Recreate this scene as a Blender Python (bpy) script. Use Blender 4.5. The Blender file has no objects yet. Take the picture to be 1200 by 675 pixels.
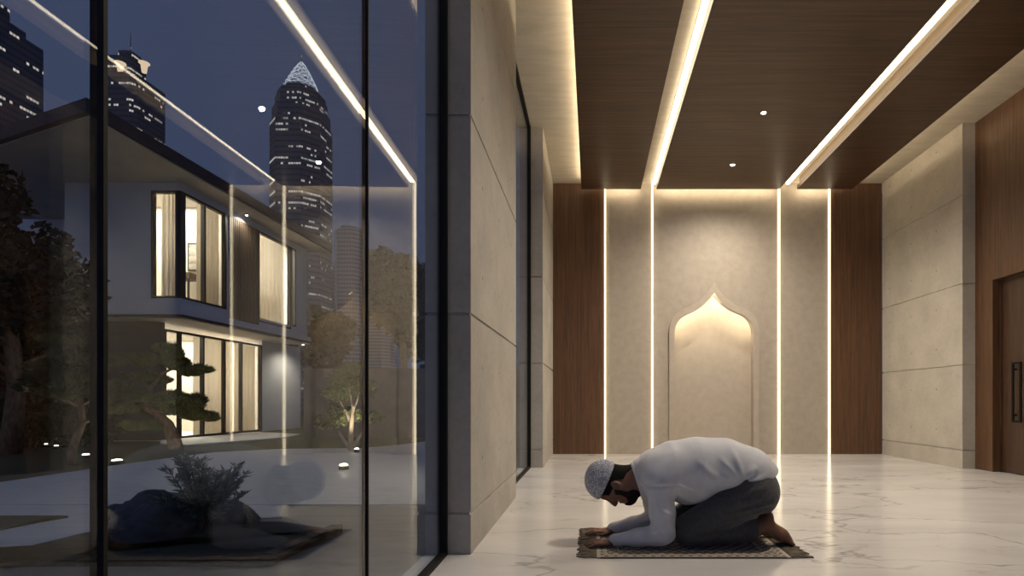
import bpy, bmesh, math, random
import numpy as np
from mathutils import Vector, Matrix, noise as mnoise
C = bpy.context.scene.collection
R = random.Random(7)
S = 0.82                      # metres per camera-height unit of the room survey
F, U0, V0 = 640.0, 694.0, 470.0   # focal length in px and the vanishing point
CAMZ = S

# ------------------------------------------------------------------ scene / camera
sc = bpy.context.scene
cam = bpy.data.cameras.new('camera'); co = bpy.data.objects.new('camera', cam); C.objects.link(co)
co.location = (0, 0, CAMZ); co.rotation_euler = (math.pi / 2, 0, 0)
cam.sensor_width = 36; cam.lens = F / 1200 * 36
cam.shift_x = (600 - U0) / 1200; cam.shift_y = (V0 - 337.5) / 1200
cam.clip_end = 3000; cam.clip_start = 0.02
sc.camera = co
sc.view_settings.view_transform = 'Standard'; sc.view_settings.look = 'None'
sc.view_settings.exposure = 0; sc.view_settings.gamma = 1; sc.view_settings.use_curve_mapping = False
sc.cycles.use_denoising = True
sc.cycles.max_bounces = 10; sc.cycles.transparent_max_bounces = 24
sc.cycles.sample_clamp_indirect = 4.0

def gp(u, v, z=0.0):          # ground point seen at pixel (u, v)
    d = (CAMZ - z) * F / (v - V0)
    return Vector(((u - U0) * d / F, d, z))
def pp(u, v, d):              # point at depth d seen at pixel (u, v)
    return Vector(((u - U0) * d / F, d, CAMZ - (v - V0) * d / F))

# ------------------------------------------------------------------ node materials
class MB:
    def __init__(s, name):
        s.m = bpy.data.materials.new(name); s.m.use_nodes = True
        s.nt = s.m.node_tree; s.nt.nodes.clear()
        s.out = s.n('ShaderNodeOutputMaterial')
    def n(s, t, ins=None, **kw):
        k = s.nt.nodes.new(t)
        for a, b in kw.items(): setattr(k, a, b)
        for a, b in (ins or {}).items(): s.set(k.inputs[a], b)
        return k
    def set(s, sock, v):
        if isinstance(v, bpy.types.NodeSocket): s.nt.links.new(v, sock)
        elif isinstance(v, bpy.types.Node): s.nt.links.new(v.outputs[0], sock)
        elif isinstance(v, (tuple, list)) and len(v) == 3 and sock.type == 'RGBA': sock.default_value = (*v, 1)
        else: sock.default_value = v
    def math(s, op, a, b=0.0, c=None):
        k = s.n('ShaderNodeMath', operation=op); s.set(k.inputs[0], a); s.set(k.inputs[1], b)
        if c is not None: s.set(k.inputs[2], c)
        return k.outputs[0]
    def coord(s, scale=(1, 1, 1), rot=(0, 0, 0), kind='Object'):
        t = s.n('ShaderNodeTexCoord'); mp = s.n('ShaderNodeMapping')
        s.nt.links.new(t.outputs[kind], mp.inputs['Vector'])
        mp.inputs['Scale'].default_value = scale; mp.inputs['Rotation'].default_value = rot
        return mp.outputs[0]
    def xyz(s, v=None):
        k = s.n('ShaderNodeSeparateXYZ'); s.set(k.inputs[0], v if v is not None else s.coord())
        return k.outputs
    def noise(s, vec, scale=5., detail=4., rough=.55, dist=0.):
        return s.n('ShaderNodeTexNoise', {'Vector': vec, 'Scale': scale, 'Detail': detail, 'Roughness': rough, 'Distortion': dist}).outputs['Fac']
    def ramp(s, fac, stops):
        k = s.n('ShaderNodeValToRGB'); s.set(k.inputs[0], fac)
        e = k.color_ramp.elements
        while len(e) < len(stops): e.new(.5)
        for i, (p, c) in enumerate(stops):
            e[i].position = p; e[i].color = (*c, 1) if len(c) == 3 else c
        return k.outputs[0]
    def mix(s, f, a, b, blend='MIX'):
        k = s.n('ShaderNodeMix', data_type='RGBA', blend_type=blend)
        s.set(k.inputs['Factor'], f)
        s.set(k.inputs[6], a); s.set(k.inputs[7], b)
        return k.outputs[2]
    def bump(s, h, strength=.2, dist=.01):
        return s.n('ShaderNodeBump', {'Height': h, 'Strength': strength, 'Distance': dist}).outputs[0]
    def principled(s, color, rough=.5, normal=None, **ins):
        b = s.n('ShaderNodeBsdfPrincipled', {'Base Color': color, 'Roughness': rough})
        for a, v in ins.items(): s.set(b.inputs[a.replace('_', ' ')], v)
        if normal is not None: s.set(b.inputs['Normal'], normal)
        s.nt.links.new(b.outputs[0], s.out.inputs[0]); return s.m

def lin(r, g, b):
    f = lambda c: (c / 255 / 12.92) if c <= 10 else ((c / 255 + .055) / 1.055) ** 2.4
    return (f(r), f(g), f(b))
def mottled(name, c1, c2, scale=4, rough=.6, bump=.1, bscale=40, stretch=(1, 1, 1), **kw):
    m = MB(name); v = m.coord(stretch)
    n = m.noise(v, scale, 6, .6)
    col = m.ramp(n, [(.3, c1), (.72, c2)])
    nb = m.noise(v, bscale, 3, .6)
    return m.principled(col, rough, m.bump(nb, bump, .01) if bump else None, **kw)
def emit(name, col, strength):
    m = MB(name); e = m.n('ShaderNodeEmission', {'Color': col, 'Strength': strength})
    m.nt.links.new(e.outputs[0], m.out.inputs[0]); return m.m
def glass(name, tint=(.93, .95, .95), gain=1.0):
    m = MB(name)
    bf = m.n('ShaderNodeNewGeometry').outputs['Backfacing']
    fr = m.n('ShaderNodeFresnel', {'IOR': m.math('SUBTRACT', 1.52, m.math('MULTIPLY', bf, 1.52 - 1 / 1.52))})
    f = m.math('MINIMUM', m.math('MULTIPLY', fr.outputs[0], gain), 1.0)
    t = m.n('ShaderNodeBsdfTransparent', {'Color': tint}); g = m.n('ShaderNodeBsdfGlossy', {'Color': (1, 1, 1), 'Roughness': 0.0})
    x = m.n('ShaderNodeMixShader', {0: f, 1: t.outputs[0], 2: g.outputs[0]})
    m.nt.links.new(x.outputs[0], m.out.inputs[0]); return m.m
def wood(name, dark, light, stretch, rough=.4, **kw):
    m = MB(name); v = m.coord(stretch)
    n1 = m.noise(v, 3.0, 8, .65, .4); n2 = m.noise(v, 14.0, 5, .7, .2)
    f = m.math('ADD', m.math('MULTIPLY', n1, .6), m.math('MULTIPLY', n2, .4))
    col = m.ramp(f, [(.38, dark), (.5, tuple((a + b) / 2 for a, b in zip(dark, light))), (.62, light)])
    return m.principled(col, rough, m.bump(n2, .12, .004), **kw)

M = {}
def marble():
    m = MB('white_marble'); v = m.coord()
    warp = m.noise(v, .55, 5, .55)
    sx = m.n('ShaderNodeVectorMath', {0: v, 1: m.n('ShaderNodeCombineXYZ', {0: m.math('MULTIPLY', warp, 1.1), 1: m.math('MULTIPLY', warp, .6)}).outputs[0]}, operation='ADD').outputs[0]
    rot = m.n('ShaderNodeMapping', {'Vector': sx, 'Rotation': (0, 0, .55), 'Scale': (.8, 2.0, 1)}).outputs[0]
    def vein(scale, width, seed):
        p = m.n('ShaderNodeMapping', {'Vector': rot, 'Location': (seed, seed * 2, 0)}).outputs[0]
        n = m.noise(p, scale, 6, .52, .25)
        a = m.math('ABSOLUTE', m.math('SUBTRACT', n, .5))
        return m.math('SUBTRACT', 1.0, m.math('MINIMUM', m.math('DIVIDE', a, width), 1.0))
    v1 = vein(.42, .007, 1.7); v2 = vein(.95, .008, 5.3)
    patch = m.noise(v, .9, 3, .5)
    pm = m.ramp(patch, [(.42, (0, 0, 0)), (.6, (1, 1, 1))])
    cloud = m.noise(rot, 1.1, 6, .6)
    base = m.ramp(cloud, [(.3, (.63, .61, .60)), (.7, (.77, .75, .735))])
    fac = m.math('MINIMUM', m.math('ADD', m.math('MULTIPLY', v1, .75), m.math('MULTIPLY', m.math('MULTIPLY', v2, pm), .5)), 1.0)
    col = m.mix(m.math('MULTIPLY', fac, .72), base, (.20, .185, .17))
    rough = m.math('ADD', m.math('MULTIPLY', cloud, .08), .12)
    return m.principled(col, rough, Specular_IOR_Level=.55)
def concrete(name, c1, c2, ties=None):
    m = MB(name); v = m.coord()
    n1 = m.noise(v, 2.2, 6, .65); n2 = m.noise(v, 28, 4, .6)
    f = m.math('ADD', m.math('MULTIPLY', n1, .7), m.math('MULTIPLY', n2, .3))
    col = m.ramp(f, [(.32, c1), (.66, c2)])
    pit = m.n('ShaderNodeTexVoronoi', {'Vector': v, 'Scale': 9.0}).outputs['Distance']
    pm = m.math('LESS_THAN', pit, .035)
    col = m.mix(m.math('MULTIPLY', pm, .6), col, tuple(a * .4 for a in c1))
    if ties:
        x = m.xyz(v); oy, oz, py, pz = ties
        fy = m.math('SUBTRACT', m.math('FRACT', m.math('DIVIDE', m.math('SUBTRACT', x[1], oy), py)), .5)
        fz = m.math('SUBTRACT', m.math('FRACT', m.math('DIVIDE', m.math('SUBTRACT', x[2], oz), pz)), .5)
        r2 = m.math('ADD', m.math('POWER', m.math('MULTIPLY', fy, py), 2.0), m.math('POWER', m.math('MULTIPLY', fz, pz), 2.0))
        dot = m.math('LESS_THAN', r2, .011 ** 2)
        col = m.mix(m.math('MULTIPLY', dot, .75), col, tuple(a * .3 for a in c1))
    return m.principled(col, .72, m.bump(m.math('ADD', n2, m.math('MULTIPLY', n1, .5)), .18, .008))
M['marble'] = marble()
M['concrete'] = concrete('board_cast_concrete', (.33, .305, .27), (.47, .44, .39), (2.916 + .02, .22, .58, 1.06 / 2))
M['concrete_r'] = concrete('pale_board_cast_concrete', (.40, .37, .32), (.55, .51, .44), (.12, .20, .56, 1.03 / 2))
M['plaster'] = mottled('mottled_plaster', (.385, .335, .275), (.455, .40, .335), 9, .75, .2, 60)
M['ceil_plaster'] = mottled('warm_ceiling_plaster', (.52, .47, .38), (.64, .58, .48), 3, .8, .15, 30, (1, 4, 1))
M['lining'] = mottled('tan_slot_lining', (.16, .115, .07), (.20, .145, .09), 3, .6, .05, 20, (4, .3, 4))
M['plaster_light'] = mottled('smooth_pale_plaster', (.44, .385, .315), (.50, .44, .37), 9, .75, .1, 60)
M['paint'] = mottled('warm_white_paint', (.55, .52, .47), (.6, .57, .52), 2, .8, 0)
M['wood_v'] = wood('walnut_vertical_grain', (.055, .0265, .0125), (.145, .070, .033), (12, 12, .4), .42)
M['wood_c'] = wood('walnut_crosswise_grain', (.036, .018, .0085), (.110, .056, .028), (.28, 11, 11), .42)
M['wood_d'] = wood('door_walnut', (.035, .016, .009), (.085, .042, .022), (9, 9, .45), .42)
M['black'] = mottled('black_powder_coat', (.008, .007, .006), (.013, .011, .009), 30, .6, .05, 200, Specular_IOR_Level=.2)
WARM = (1.0, .82, .57)
M['led'] = emit('led_diffuser_warm', WARM, 9.0)
M['led_wall'] = emit('led_wall_profile_warm', (1, .82, .54), 4.0)
M['led_cove'] = emit('led_cove_warm', (1.0, .80, .53), 32.0)
M['led_niche'] = emit('led_niche_warm', (1.0, .83, .58), 60.0)
M['led_wash'] = emit('led_wash_warm', (1.0, .81, .54), 20.0)
M['spot_lens'] = emit('downlight_lens', (1, .93, .82), 40.0)
M['chrome'] = mottled('brushed_trim', (.3, .28, .25), (.4, .37, .33), 40, .3, 0, Metallic=1.0)
M['glass'] = glass('facade_glass', (.91, .94, .955), .78)
M['glass2'] = glass('house_glass', (.92, .92, .9), 1.0)
# outdoors
M['path'] = mottled('grey_stone_paving', (.50, .495, .49), (.62, .61, .60), 2.5, .55, .25, 25, (1, 5, 1))
M['terrace'] = mottled('brown_grey_terrace_stone', (.17, .155, .13), (.25, .23, .20), 3, .5, .2, 30, (1, 4, 1))
M['soil'] = mottled('dark_mossy_soil', (.012, .014, .008), (.04, .042, .022), 14, .95, .6, 60)
M['lawn'] = mottled('short_lawn', (.018, .026, .008), (.05, .062, .020), 18, .95, .8, 160)
M['kerb'] = mottled('dark_kerb_stone', (.028, .028, .03), (.05, .05, .052), 8, .7, .3, 50)
M['rock'] = mottled('dark_boulder_stone', (.035, .037, .042), (.10, .105, .115), 5, .8, .7, 22)
M['bark'] = mottled('flaky_bark', (.10, .065, .04), (.30, .21, .14), 18, .9, .8, 30, (1, 1, .35))
M['bark_pale'] = mottled('pale_smooth_bark', (.34, .27, .20), (.55, .46, .36), 12, .85, .4, 30)
M['needles'] = mottled('pine_needles', (.035, .055, .018), (.12, .155, .055), 6, .7, 0)
M['leaf_dark'] = mottled('dark_evergreen_leaves', (.008, .013, .006), (.026, .036, .016), 4, .7, 0)
M['leaf_pale'] = mottled('small_pale_leaves', (.06, .085, .03), (.16, .19, .075), 6, .7, 0)
M['leaf_shrub'] = mottled('grey_green_shrub_leaves', (.13, .16, .11), (.34, .38, .26), 7, .7, 0)
M['house_wall'] = mottled('house_render', (.60, .60, .61), (.68, .68, .69), 1.2, .85, .15, 25)
M['house_stone'] = mottled('dark_stone_cladding', (.035, .033, .032), (.06, .057, .054), 3, .8, .3, 20, (.4, .4, 4))
M['house_slat'] = wood('house_dark_slats', (.035, .022, .015), (.09, .06, .04), (12, 12, .5), .6)
M['roof'] = mottled('dark_roof_metal', (.016, .017, .02), (.03, .031, .035), 6, .6, .1, 30)
M['soffit'] = mottled('pale_soffit_board', (.50, .46, .42), (.58, .54, .49), 2, .85, 0)
M['frame_h'] = mottled('dark_window_frame', (.014, .013, .013), (.022, .02, .02), 20, .5, 0)
def curtain_mat():
    m = MB('linen_curtain'); n = m.noise(m.coord((60, 60, 4)), 3, 3)
    col = m.ramp(n, [(.3, (.62, .57, .50)), (.7, (.74, .69, .61))])
    d = m.n('ShaderNodeBsdfDiffuse', {'Color': col}); t = m.n('ShaderNodeBsdfTranslucent', {'Color': col})
    x = m.n('ShaderNodeMixShader', {0: .5, 1: d.outputs[0], 2: t.outputs[0]})
    m.nt.links.new(x.outputs[0], m.out.inputs[0]); return m.m
M['curtain'] = curtain_mat()
M['room'] = mottled('house_room_paint', (.66, .62, .56), (.72, .68, .62), 2, .85, 0)
M['garden_led'] = emit('garden_lamp_lens', (1, .84, .58), 60.0)
M['garden_soft'] = emit('garden_marker_lens', (1, .9, .72), 5.0)
M['soffit_led'] = emit('soffit_lamp_lens', (1, .93, .82), 30.0)

def tower_mat(name, base, fx, fz, thr, warm, strength, band=.55):
    m = MB(name); x = m.xyz(m.coord())
    a = m.math('ADD', x[0], m.math('MULTIPLY', x[1], 1.0))
    ix = m.math('FLOOR', m.math('DIVIDE', a, fx)); iz = m.math('FLOOR', m.math('DIVIDE', x[2], fz))
    wn = m.n('ShaderNodeTexWhiteNoise', {'Vector': m.n('ShaderNodeCombineXYZ', {0: ix, 1: iz}).outputs[0]}, noise_dimensions='2D').outputs['Value']
    blk = m.n('ShaderNodeTexWhiteNoise', {'Vector': m.n('ShaderNodeCombineXYZ', {0: m.math('FLOOR', m.math('DIVIDE', a, fx * 5)), 1: iz}).outputs[0]}, noise_dimensions='2D').outputs['Value']
    row = m.n('ShaderNodeTexWhiteNoise', {'W': iz}, noise_dimensions='1D').outputs['Value']
    lit = m.math('ADD', m.math('MULTIPLY', wn, .25), m.math('ADD', m.math('MULTIPLY', blk, .35), m.math('MULTIPLY', row, .4)))
    on = m.math('GREATER_THAN', lit, thr)
    wx = m.math('LESS_THAN', m.math('ABSOLUTE', m.math('SUBTRACT', m.math('FRACT', m.math('DIVIDE', a, fx)), .5)), .40)
    wz = m.math('LESS_THAN', m.math('ABSOLUTE', m.math('SUBTRACT', m.math('FRACT', m.math('DIVIDE', x[2], fz)), .5)), band * .5)
    up = m.math('LESS_THAN', m.math('ABSOLUTE', m.xyz(m.n('ShaderNodeNewGeometry').outputs['Normal'])[2]), .6)
    win = m.math('MULTIPLY', m.math('MULTIPLY', wx, wz), up)
    e = m.math('MULTIPLY', m.math('MULTIPLY', on, win), m.math('MULTIPLY', strength, m.math('ADD', wn, .25)))
    col = m.mix(win, base, tuple(c * .45 for c in base))
    return m.principled(col, .45, None, Emission_Color=warm, Emission_Strength=e)
M['tower_a'] = tower_mat('tower_banded_facade', (.09, .095, .11), 1.5, 3.3, .60, (1, .90, .78), .50, .34)
M['tower_b'] = tower_mat('tower_gridded_facade', (.07, .075, .09), 1.6, 3.4, .66, (1, .86, .70), .6, .38)
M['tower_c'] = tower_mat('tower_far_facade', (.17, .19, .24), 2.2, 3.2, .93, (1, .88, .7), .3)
M['crown'] = emit('lit_crown_lattice', (.88, .92, 1.0), .9)
M['crown_warm'] = emit('lit_crown_lantern', (1, .72, .48), .9)

# ------------------------------------------------------------------ mesh helpers
def bx(bm, x0, x1, y0, y1, z0, z1, bev=0.0, s=1.0):
    v = [bm.verts.new((x * s, y * s, z * s)) for z in (z0, z1) for y in (y0, y1) for x in (x0, x1)]
    fs = [bm.faces.new([v[i] for i in q]) for q in ((0, 2, 3, 1), (4, 5, 7, 6), (0, 1, 5, 4), (2, 6, 7, 3), (0, 4, 6, 2), (1, 3, 7, 5))]
    if bev:
        bmesh.ops.bevel(bm, geom=list({e for f in fs for e in f.edges}), offset=bev, segments=2, profile=.5, affect='EDGES')
def tube(bm, pts, radii, seg=8, cap=True):
    pts = [Vector(p) for p in pts]
    if not isinstance(radii, (list, tuple)): radii = [radii] * len(pts)
    rings = []; prev = None
    for i, p in enumerate(pts):
        t = (pts[min(i + 1, len(pts) - 1)] - pts[max(i - 1, 0)]).normalized()
        ref = prev if prev is not None else (Vector((0, 0, 1)) if abs(t.z) < .9 else Vector((1, 0, 0)))
        a = (ref - t * ref.dot(t)).normalized(); prev = a; b = t.cross(a)
        rings.append([bm.verts.new(p + (a * math.cos(q) + b * math.sin(q)) * radii[i]) for q in (2 * math.pi * k / seg for k in range(seg))])
    for r0, r1 in zip(rings, rings[1:]):
        for k in range(seg): bm.faces.new((r0[k], r0[(k + 1) % seg], r1[(k + 1) % seg], r1[k]))
    if cap: bm.faces.new(rings[0][::-1]); bm.faces.new(rings[-1])
def lathe(bm, prof, c, seg=24):
    rings = [[bm.verts.new((c[0] + r * math.cos(2 * math.pi * k / seg), c[1] + r * math.sin(2 * math.pi * k / seg), c[2] + z)) for k in range(seg)] for r, z in prof]
    for a, b in zip(rings, rings[1:]):
        for k in range(seg): bm.faces.new((a[k], a[(k + 1) % seg], b[(k + 1) % seg], b[k]))
    bm.faces.new(rings[0][::-1]); bm.faces.new(rings[-1])
def prism(bm, poly, z0, z1):     # horizontal polygon extruded upwards
    a = [bm.verts.new((p[0], p[1], z0)) for p in poly]; b = [bm.verts.new((p[0], p[1], z1)) for p in poly]
    bm.faces.new(a[::-1]); bm.faces.new(b); n = len(poly)
    for i in range(n): bm.faces.new((a[i], a[(i + 1) % n], b[(i + 1) % n], b[i]))
def obj(name, bm, mat, parent=None, smooth=False, keep=False, norm=True):
    if norm: bmesh.ops.recalc_face_normals(bm, faces=bm.faces)
    me = bpy.data.meshes.new(name)
    if smooth:
        for f in bm.faces: f.smooth = True
    off = Vector((0, 0, 0))
    if parent is not None:
        q = parent
        while q is not None: off += Vector(q.location); q = q.parent
    elif not keep:
        xs = [v.co for v in bm.verts]
        off = Vector(((min(c.x for c in xs) + max(c.x for c in xs)) / 2, (min(c.y for c in xs) + max(c.y for c in xs)) / 2, min(c.z for c in xs)))
    if off.length: bmesh.ops.translate(bm, verts=bm.verts, vec=-off)
    bm.to_mesh(me); bm.free()
    me.materials.append(M[mat] if isinstance(mat, str) else mat)
    o = bpy.data.objects.new(name, me); C.objects.link(o)
    if parent is not None: o.parent = parent
    else: o.location = off
    return o
def mobj(name, V, Fc, mat, parent=None, smooth=True, keep=False):
    bm = bmesh.new(); vs = [bm.verts.new(v) for v in V]
    for f in Fc:
        try: bm.faces.new([vs[i] for i in f])
        except ValueError: pass
    return obj(name, bm, mat, parent, smooth, keep)
def tag(o, label, cat, group=None, kind=None):
    o['label'] = label; o['category'] = cat
    if group: o['group'] = group
    if kind: o['kind'] = kind
    return o
def struct(o, label=None, cat=None):
    o['kind'] = 'structure'
    if label: o['label'] = label
    if cat: o['category'] = cat
    return o
def thing(name, loc, label=None, cat=None, group=None):
    o = bpy.data.objects.new(name, None); C.objects.link(o); o.location = loc; o.empty_display_size = .1
    if label: tag(o, label, cat, group)
    return o
def B(): return bmesh.new()
def one(name, mat, parent, *boxes, bev=0.0, s=1.0, keep=False):
    bm = B()
    for b in boxes: bx(bm, *b, bev=bev, s=s)
    return obj(name, bm, mat, parent, keep=keep)

# ================================================================== ROOM (units of S)
XR, XP, YB = 5.66, 5.47, 10.30
CZ, PZ = 5.11, 4.93
struct(one('floor', 'marble', None, (-1.089, 5.9, -3.2, 10.8, -.06, 0), s=S, keep=True), 'polished white marble floor with thin grey veins', 'floor')
struct(one('ceiling', 'ceil_plaster', None, (-1.12, 5.9, -3.2, 10.8, CZ, CZ + .15), s=S, keep=True), 'pale plaster upper ceiling glowing along the wooden panels', 'ceiling')
wr = struct(thing('window_rear_fill', (2.4 * S, -3.25 * S, 0)), 'unseen glazed wall added behind the camera for cool sky fill', 'window')  # unseen rear wall, made of glass to let in bluish fill light
RG = [-1.0, 1.2, 3.4, 5.6]
one('window_frame', 'black', wr, *[(x - .03, x + .03, -3.3, -3.2, 0, CZ) for x in RG], (-1.0, 5.6, -3.3, -3.2, 0, .04), (-1.0, 5.6, -3.3, -3.2, CZ - .05, CZ), s=S)
REAR = [(a + .03, b - .03) for a, b in zip(RG, RG[1:])]
# concrete piers, cast in lifts with recessed joints
def pier(name, mat, x0, x1, y0, y1, joints, label):
    bm = B(); zs = [0] + joints + [CZ]; g = .009
    bx(bm, x0 + .012, x1 - .012, y0 + .012, y1 - .012, 0, CZ, s=S)
    for a, b in zip(zs, zs[1:]):
        bx(bm, x0, x1, y0, y1, a + (g if a else 0), b - (g if b < CZ else 0), bev=.003, s=S)
    return struct(obj(name, bm, mat, keep=True), label, 'wall')
pier('wall_left', 'concrete', -1.089, -.79, 3.556, 5.66, [.27, 1.567, 2.86, 4.155], 'near grey concrete pier at the end of the tall glazing')
pier('wall_left_far', 'concrete', -1.089, -.74, 8.2, YB, [.27, 1.567, 2.86, 4.155], 'far narrow concrete pier in the left corner beside the walnut')
pier('wall_right_pier', 'concrete_r', XP, 5.9, 8.07, YB, [.27, 1.53, 2.735, 4.04], 'pale concrete pier with tie holes right of the walnut panel')
# right wall in walnut with the door opening
DY0, DY1, DZ = 6.1, 7.72, 2.71
struct(one('wall_right', 'wood_v', None, (XR, 5.9, -3.2, DY0, 0, CZ), (XR, 5.9, DY1, 8.07, 0, CZ), (XR, 5.9, DY0, DY1, DZ, CZ), (5.84, 5.9, DY0, DY1, 0, DZ), s=S, keep=True), 'walnut clad right wall around the recessed door', 'wall')
door = struct(thing('door_1', (5.78 * S, 6.9 * S, 0)), 'dark walnut door in a deep reveal with a black loop pull', 'door')
one('door_leaf', 'wood_d', door, (5.775, 5.83, DY0 + .03, 6.9, .01, DZ - .03), bev=.003, s=S)
one('door_leaf', 'wood_d', door, (5.775, 5.83, 6.905, DY1 - .03, .01, DZ - .03), bev=.003, s=S)
one('door_frame', 'wood_d', door, (5.76, 5.84, DY0, DY0 + .03, 0, DZ), (5.76, 5.84, DY1 - .03, DY1, 0, DZ), (5.76, 5.84, DY0 + .03, DY1 - .03, DZ - .03, DZ), s=S)
def pull(y0, y1):
    bm = B(); a, b = .71, 1.53
    bx(bm, 5.715, 5.74, y0, y0 + .028, a, b, .003, S); bx(bm, 5.715, 5.74, y1 - .028, y1, a, b, .003, S)
    bx(bm, 5.715, 5.74, y0 + .028, y1 - .028, a, a + .03, .003, S); bx(bm, 5.715, 5.74, y0 + .028, y1 - .028, b - .03, b, .003, S)
    for z in (a + .1, b - .1): bx(bm, 5.74, 5.776, y1 - .025, y1 - .003, z - .012, z + .012, 0, S)
    h = obj('door_handle', bm, 'black', door); h['label'] = 'black rectangular loop pull'
pull(7.29, 7.45)
# back wall: walnut panels at both ends, plaster field with light lines and a niche
struct(one('wall_back', 'paint', None, (-.75, 5.5, 10.64, 10.8, 0, CZ), s=S, keep=True), 'wall behind the panelling', 'wall')
L1, L2, L3, L4 = .242, 1.13, 3.52, 4.47
struct(one('wall_back_wood_left', 'wood_v', None, (-.74, L1 - .02, YB + .012, 10.46, 0, CZ), s=S, keep=True), 'walnut panel left of the lit plaster wall', 'wall')
struct(one('wall_back_wood_right', 'wood_v', None, (L4 + .02, XP, YB + .012, 10.46, 0, CZ), s=S, keep=True), 'walnut panel right of the lit plaster wall', 'wall')
g = .026
struct(one('wall_back_plaster_left', 'plaster', None, (L1 + .02, L2 - g, YB, 10.46, 0, CZ), s=S, keep=True), 'plaster panel left of the central niche panel', 'wall')
struct(one('wall_back_plaster_right', 'plaster', None, (L3 + g, L4 - .02, YB, 10.46, 0, CZ), s=S, keep=True), 'plaster panel right of the central niche panel', 'wall')
# niche outline (half, from the floor up to the apex), units relative to its centre
NX = 2.292
def ogee(w, zs, za, n=14):
    pts = [(-w, 0.0), (-w, zs * .5), (-w, zs)]
    p0, p1, p2 = (-w, zs), (-w, zs + (za - zs) * .40), (-w * .62, zs + (za - zs) * .50)
    for i in range(1, n + 1):
        t = i / n; pts.append(tuple((1 - t) ** 2 * a + 2 * t * (1 - t) * b + t * t * c for a, b, c in zip(p0, p1, p2)))
    p0, p1, p2 = pts[-1], (-w * .20, zs + (za - zs) * .66), (0, za)
    for i in range(1, n + 1):
        t = i / n; pts.append(tuple((1 - t) ** 2 * a + 2 * t * (1 - t) * b + t * t * c for a, b, c in zip(p0, p1, p2)))
    return pts
IN = ogee(.742, 2.24, 3.05); OUT = ogee(.845, 2.27, 3.23); POC = ogee(.79, 2.26, 3.13)
def full(h): return h + [(-x, z) for x, z in h[-2::-1]]
def sheet(bm, inner, xl, xr, ztop, y0, y1):
    """wall slab between the two sides and an arched opening, front y0, back y1"""
    for sgn, xe in ((1, xl), (-1, xr)):
        for (xa, za), (xb, zb) in zip(inner, inner[1:]):
            for y, flip in ((y0, 0), (y1, 1)):
                q = [(xe, y, za), (NX + sgn * xa, y, za), (NX + sgn * xb, y, zb), (xe, y, zb)]
                if abs(zb - za) > 1e-6: bm.faces.new([bm.verts.new(Vector(p) * S) for p in q])
    za = inner[-1][1]
    bx(bm, xl, xr, y0, y1, za, ztop, s=S)
    f = full(inner)
    for (xa, za), (xb, zb) in zip(f, f[1:]):
        bm.faces.new([bm.verts.new(Vector(p) * S) for p in ((NX + xa, y0, za), (NX + xa, y1, za), (NX + xb, y1, zb), (NX + xb, y0, zb))])
    for xe in (xl, xr):
        bm.faces.new([bm.verts.new(Vector(p) * S) for p in ((xe, y0, 0), (xe, y1, 0), (xe, y1, za + 1.5), (xe, y0, za + 1.5))])
bm = B(); sheet(bm, POC, L2 + g, L3 - g, CZ, YB, 10.60); bmesh.ops.remove_doubles(bm, verts=bm.verts, dist=.0005)
struct(obj('wall_back_plaster', bm, 'plaster', keep=True), 'central plaster panel around the pointed niche', 'wall')
niche = thing('prayer_niche', (NX * S, YB * S, 0), 'shallow pointed-arch niche glowing at its apex in the back wall', 'niche')
def ring(bm, a, b, y0, y1):
    fa, fb = full(a), full(b)
    for i in range(len(fa) - 1):
        P = lambda f, k, y: Vector((NX + f[k][0], y, f[k][1])) * S
        for q in ((P(fa, i, y0), P(fa, i + 1, y0), P(fb, i + 1, y0), P(fb, i, y0)), (P(fa, i, y1), P(fb, i, y1), P(fb, i + 1, y1), P(fa, i + 1, y1)),
                  (P(fa, i, y0), P(fa, i, y1), P(fa, i + 1, y1), P(fa, i + 1, y0)), (P(fb, i, y0), P(fb, i + 1, y0), P(fb, i + 1, y1), P(fb, i, y1))):
            bm.faces.new([bm.verts.new(p) for p in q])
bm = B(); ring(bm, IN, OUT, YB - .045, YB + .02); bmesh.ops.remove_doubles(bm, verts=bm.verts, dist=.0005)
obj('niche_surround', bm, 'plaster_light', niche)
one('niche_back', 'plaster_light', niche, (NX - .9, NX + .9, 10.60, 10.62, 0, 3.3), s=S)
bm = B(); pts = [Vector((NX + x * 1.045, YB + .05, z * 1.004 + .016)) * S for x, z in full(IN)[3:-3]]
tube(bm, [p + Vector((0, 0, .012)) for p in pts], .010, 6)
h = obj('led_strip', bm, 'led_niche', niche); h['label'] = 'concealed warm light line behind the arch'

# light lines on the back wall
for x, w, lab in ((L1, .013, 'vertical light line between left walnut panel and plaster'), (L2, .0135, 'vertical light line rising to the left ceiling slot'),
                  (L3, .0135, 'vertical light line rising to the right ceiling slot'), (L4, .013, 'vertical light line between plaster and right walnut panel')):
    t = thing('wall_light_strip', (x * S, YB * S, 0), lab, 'light strip', 'vertical light lines on the back wall')
    one('diffuser', 'led_wall', t, (x - w, x + w, YB - .022, YB + .03, .0, CZ - .01), s=S)
    one('profile', 'chrome', t, (x - w, x + w, YB + .03, YB + .06, .0, CZ - .01), s=S)
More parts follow.
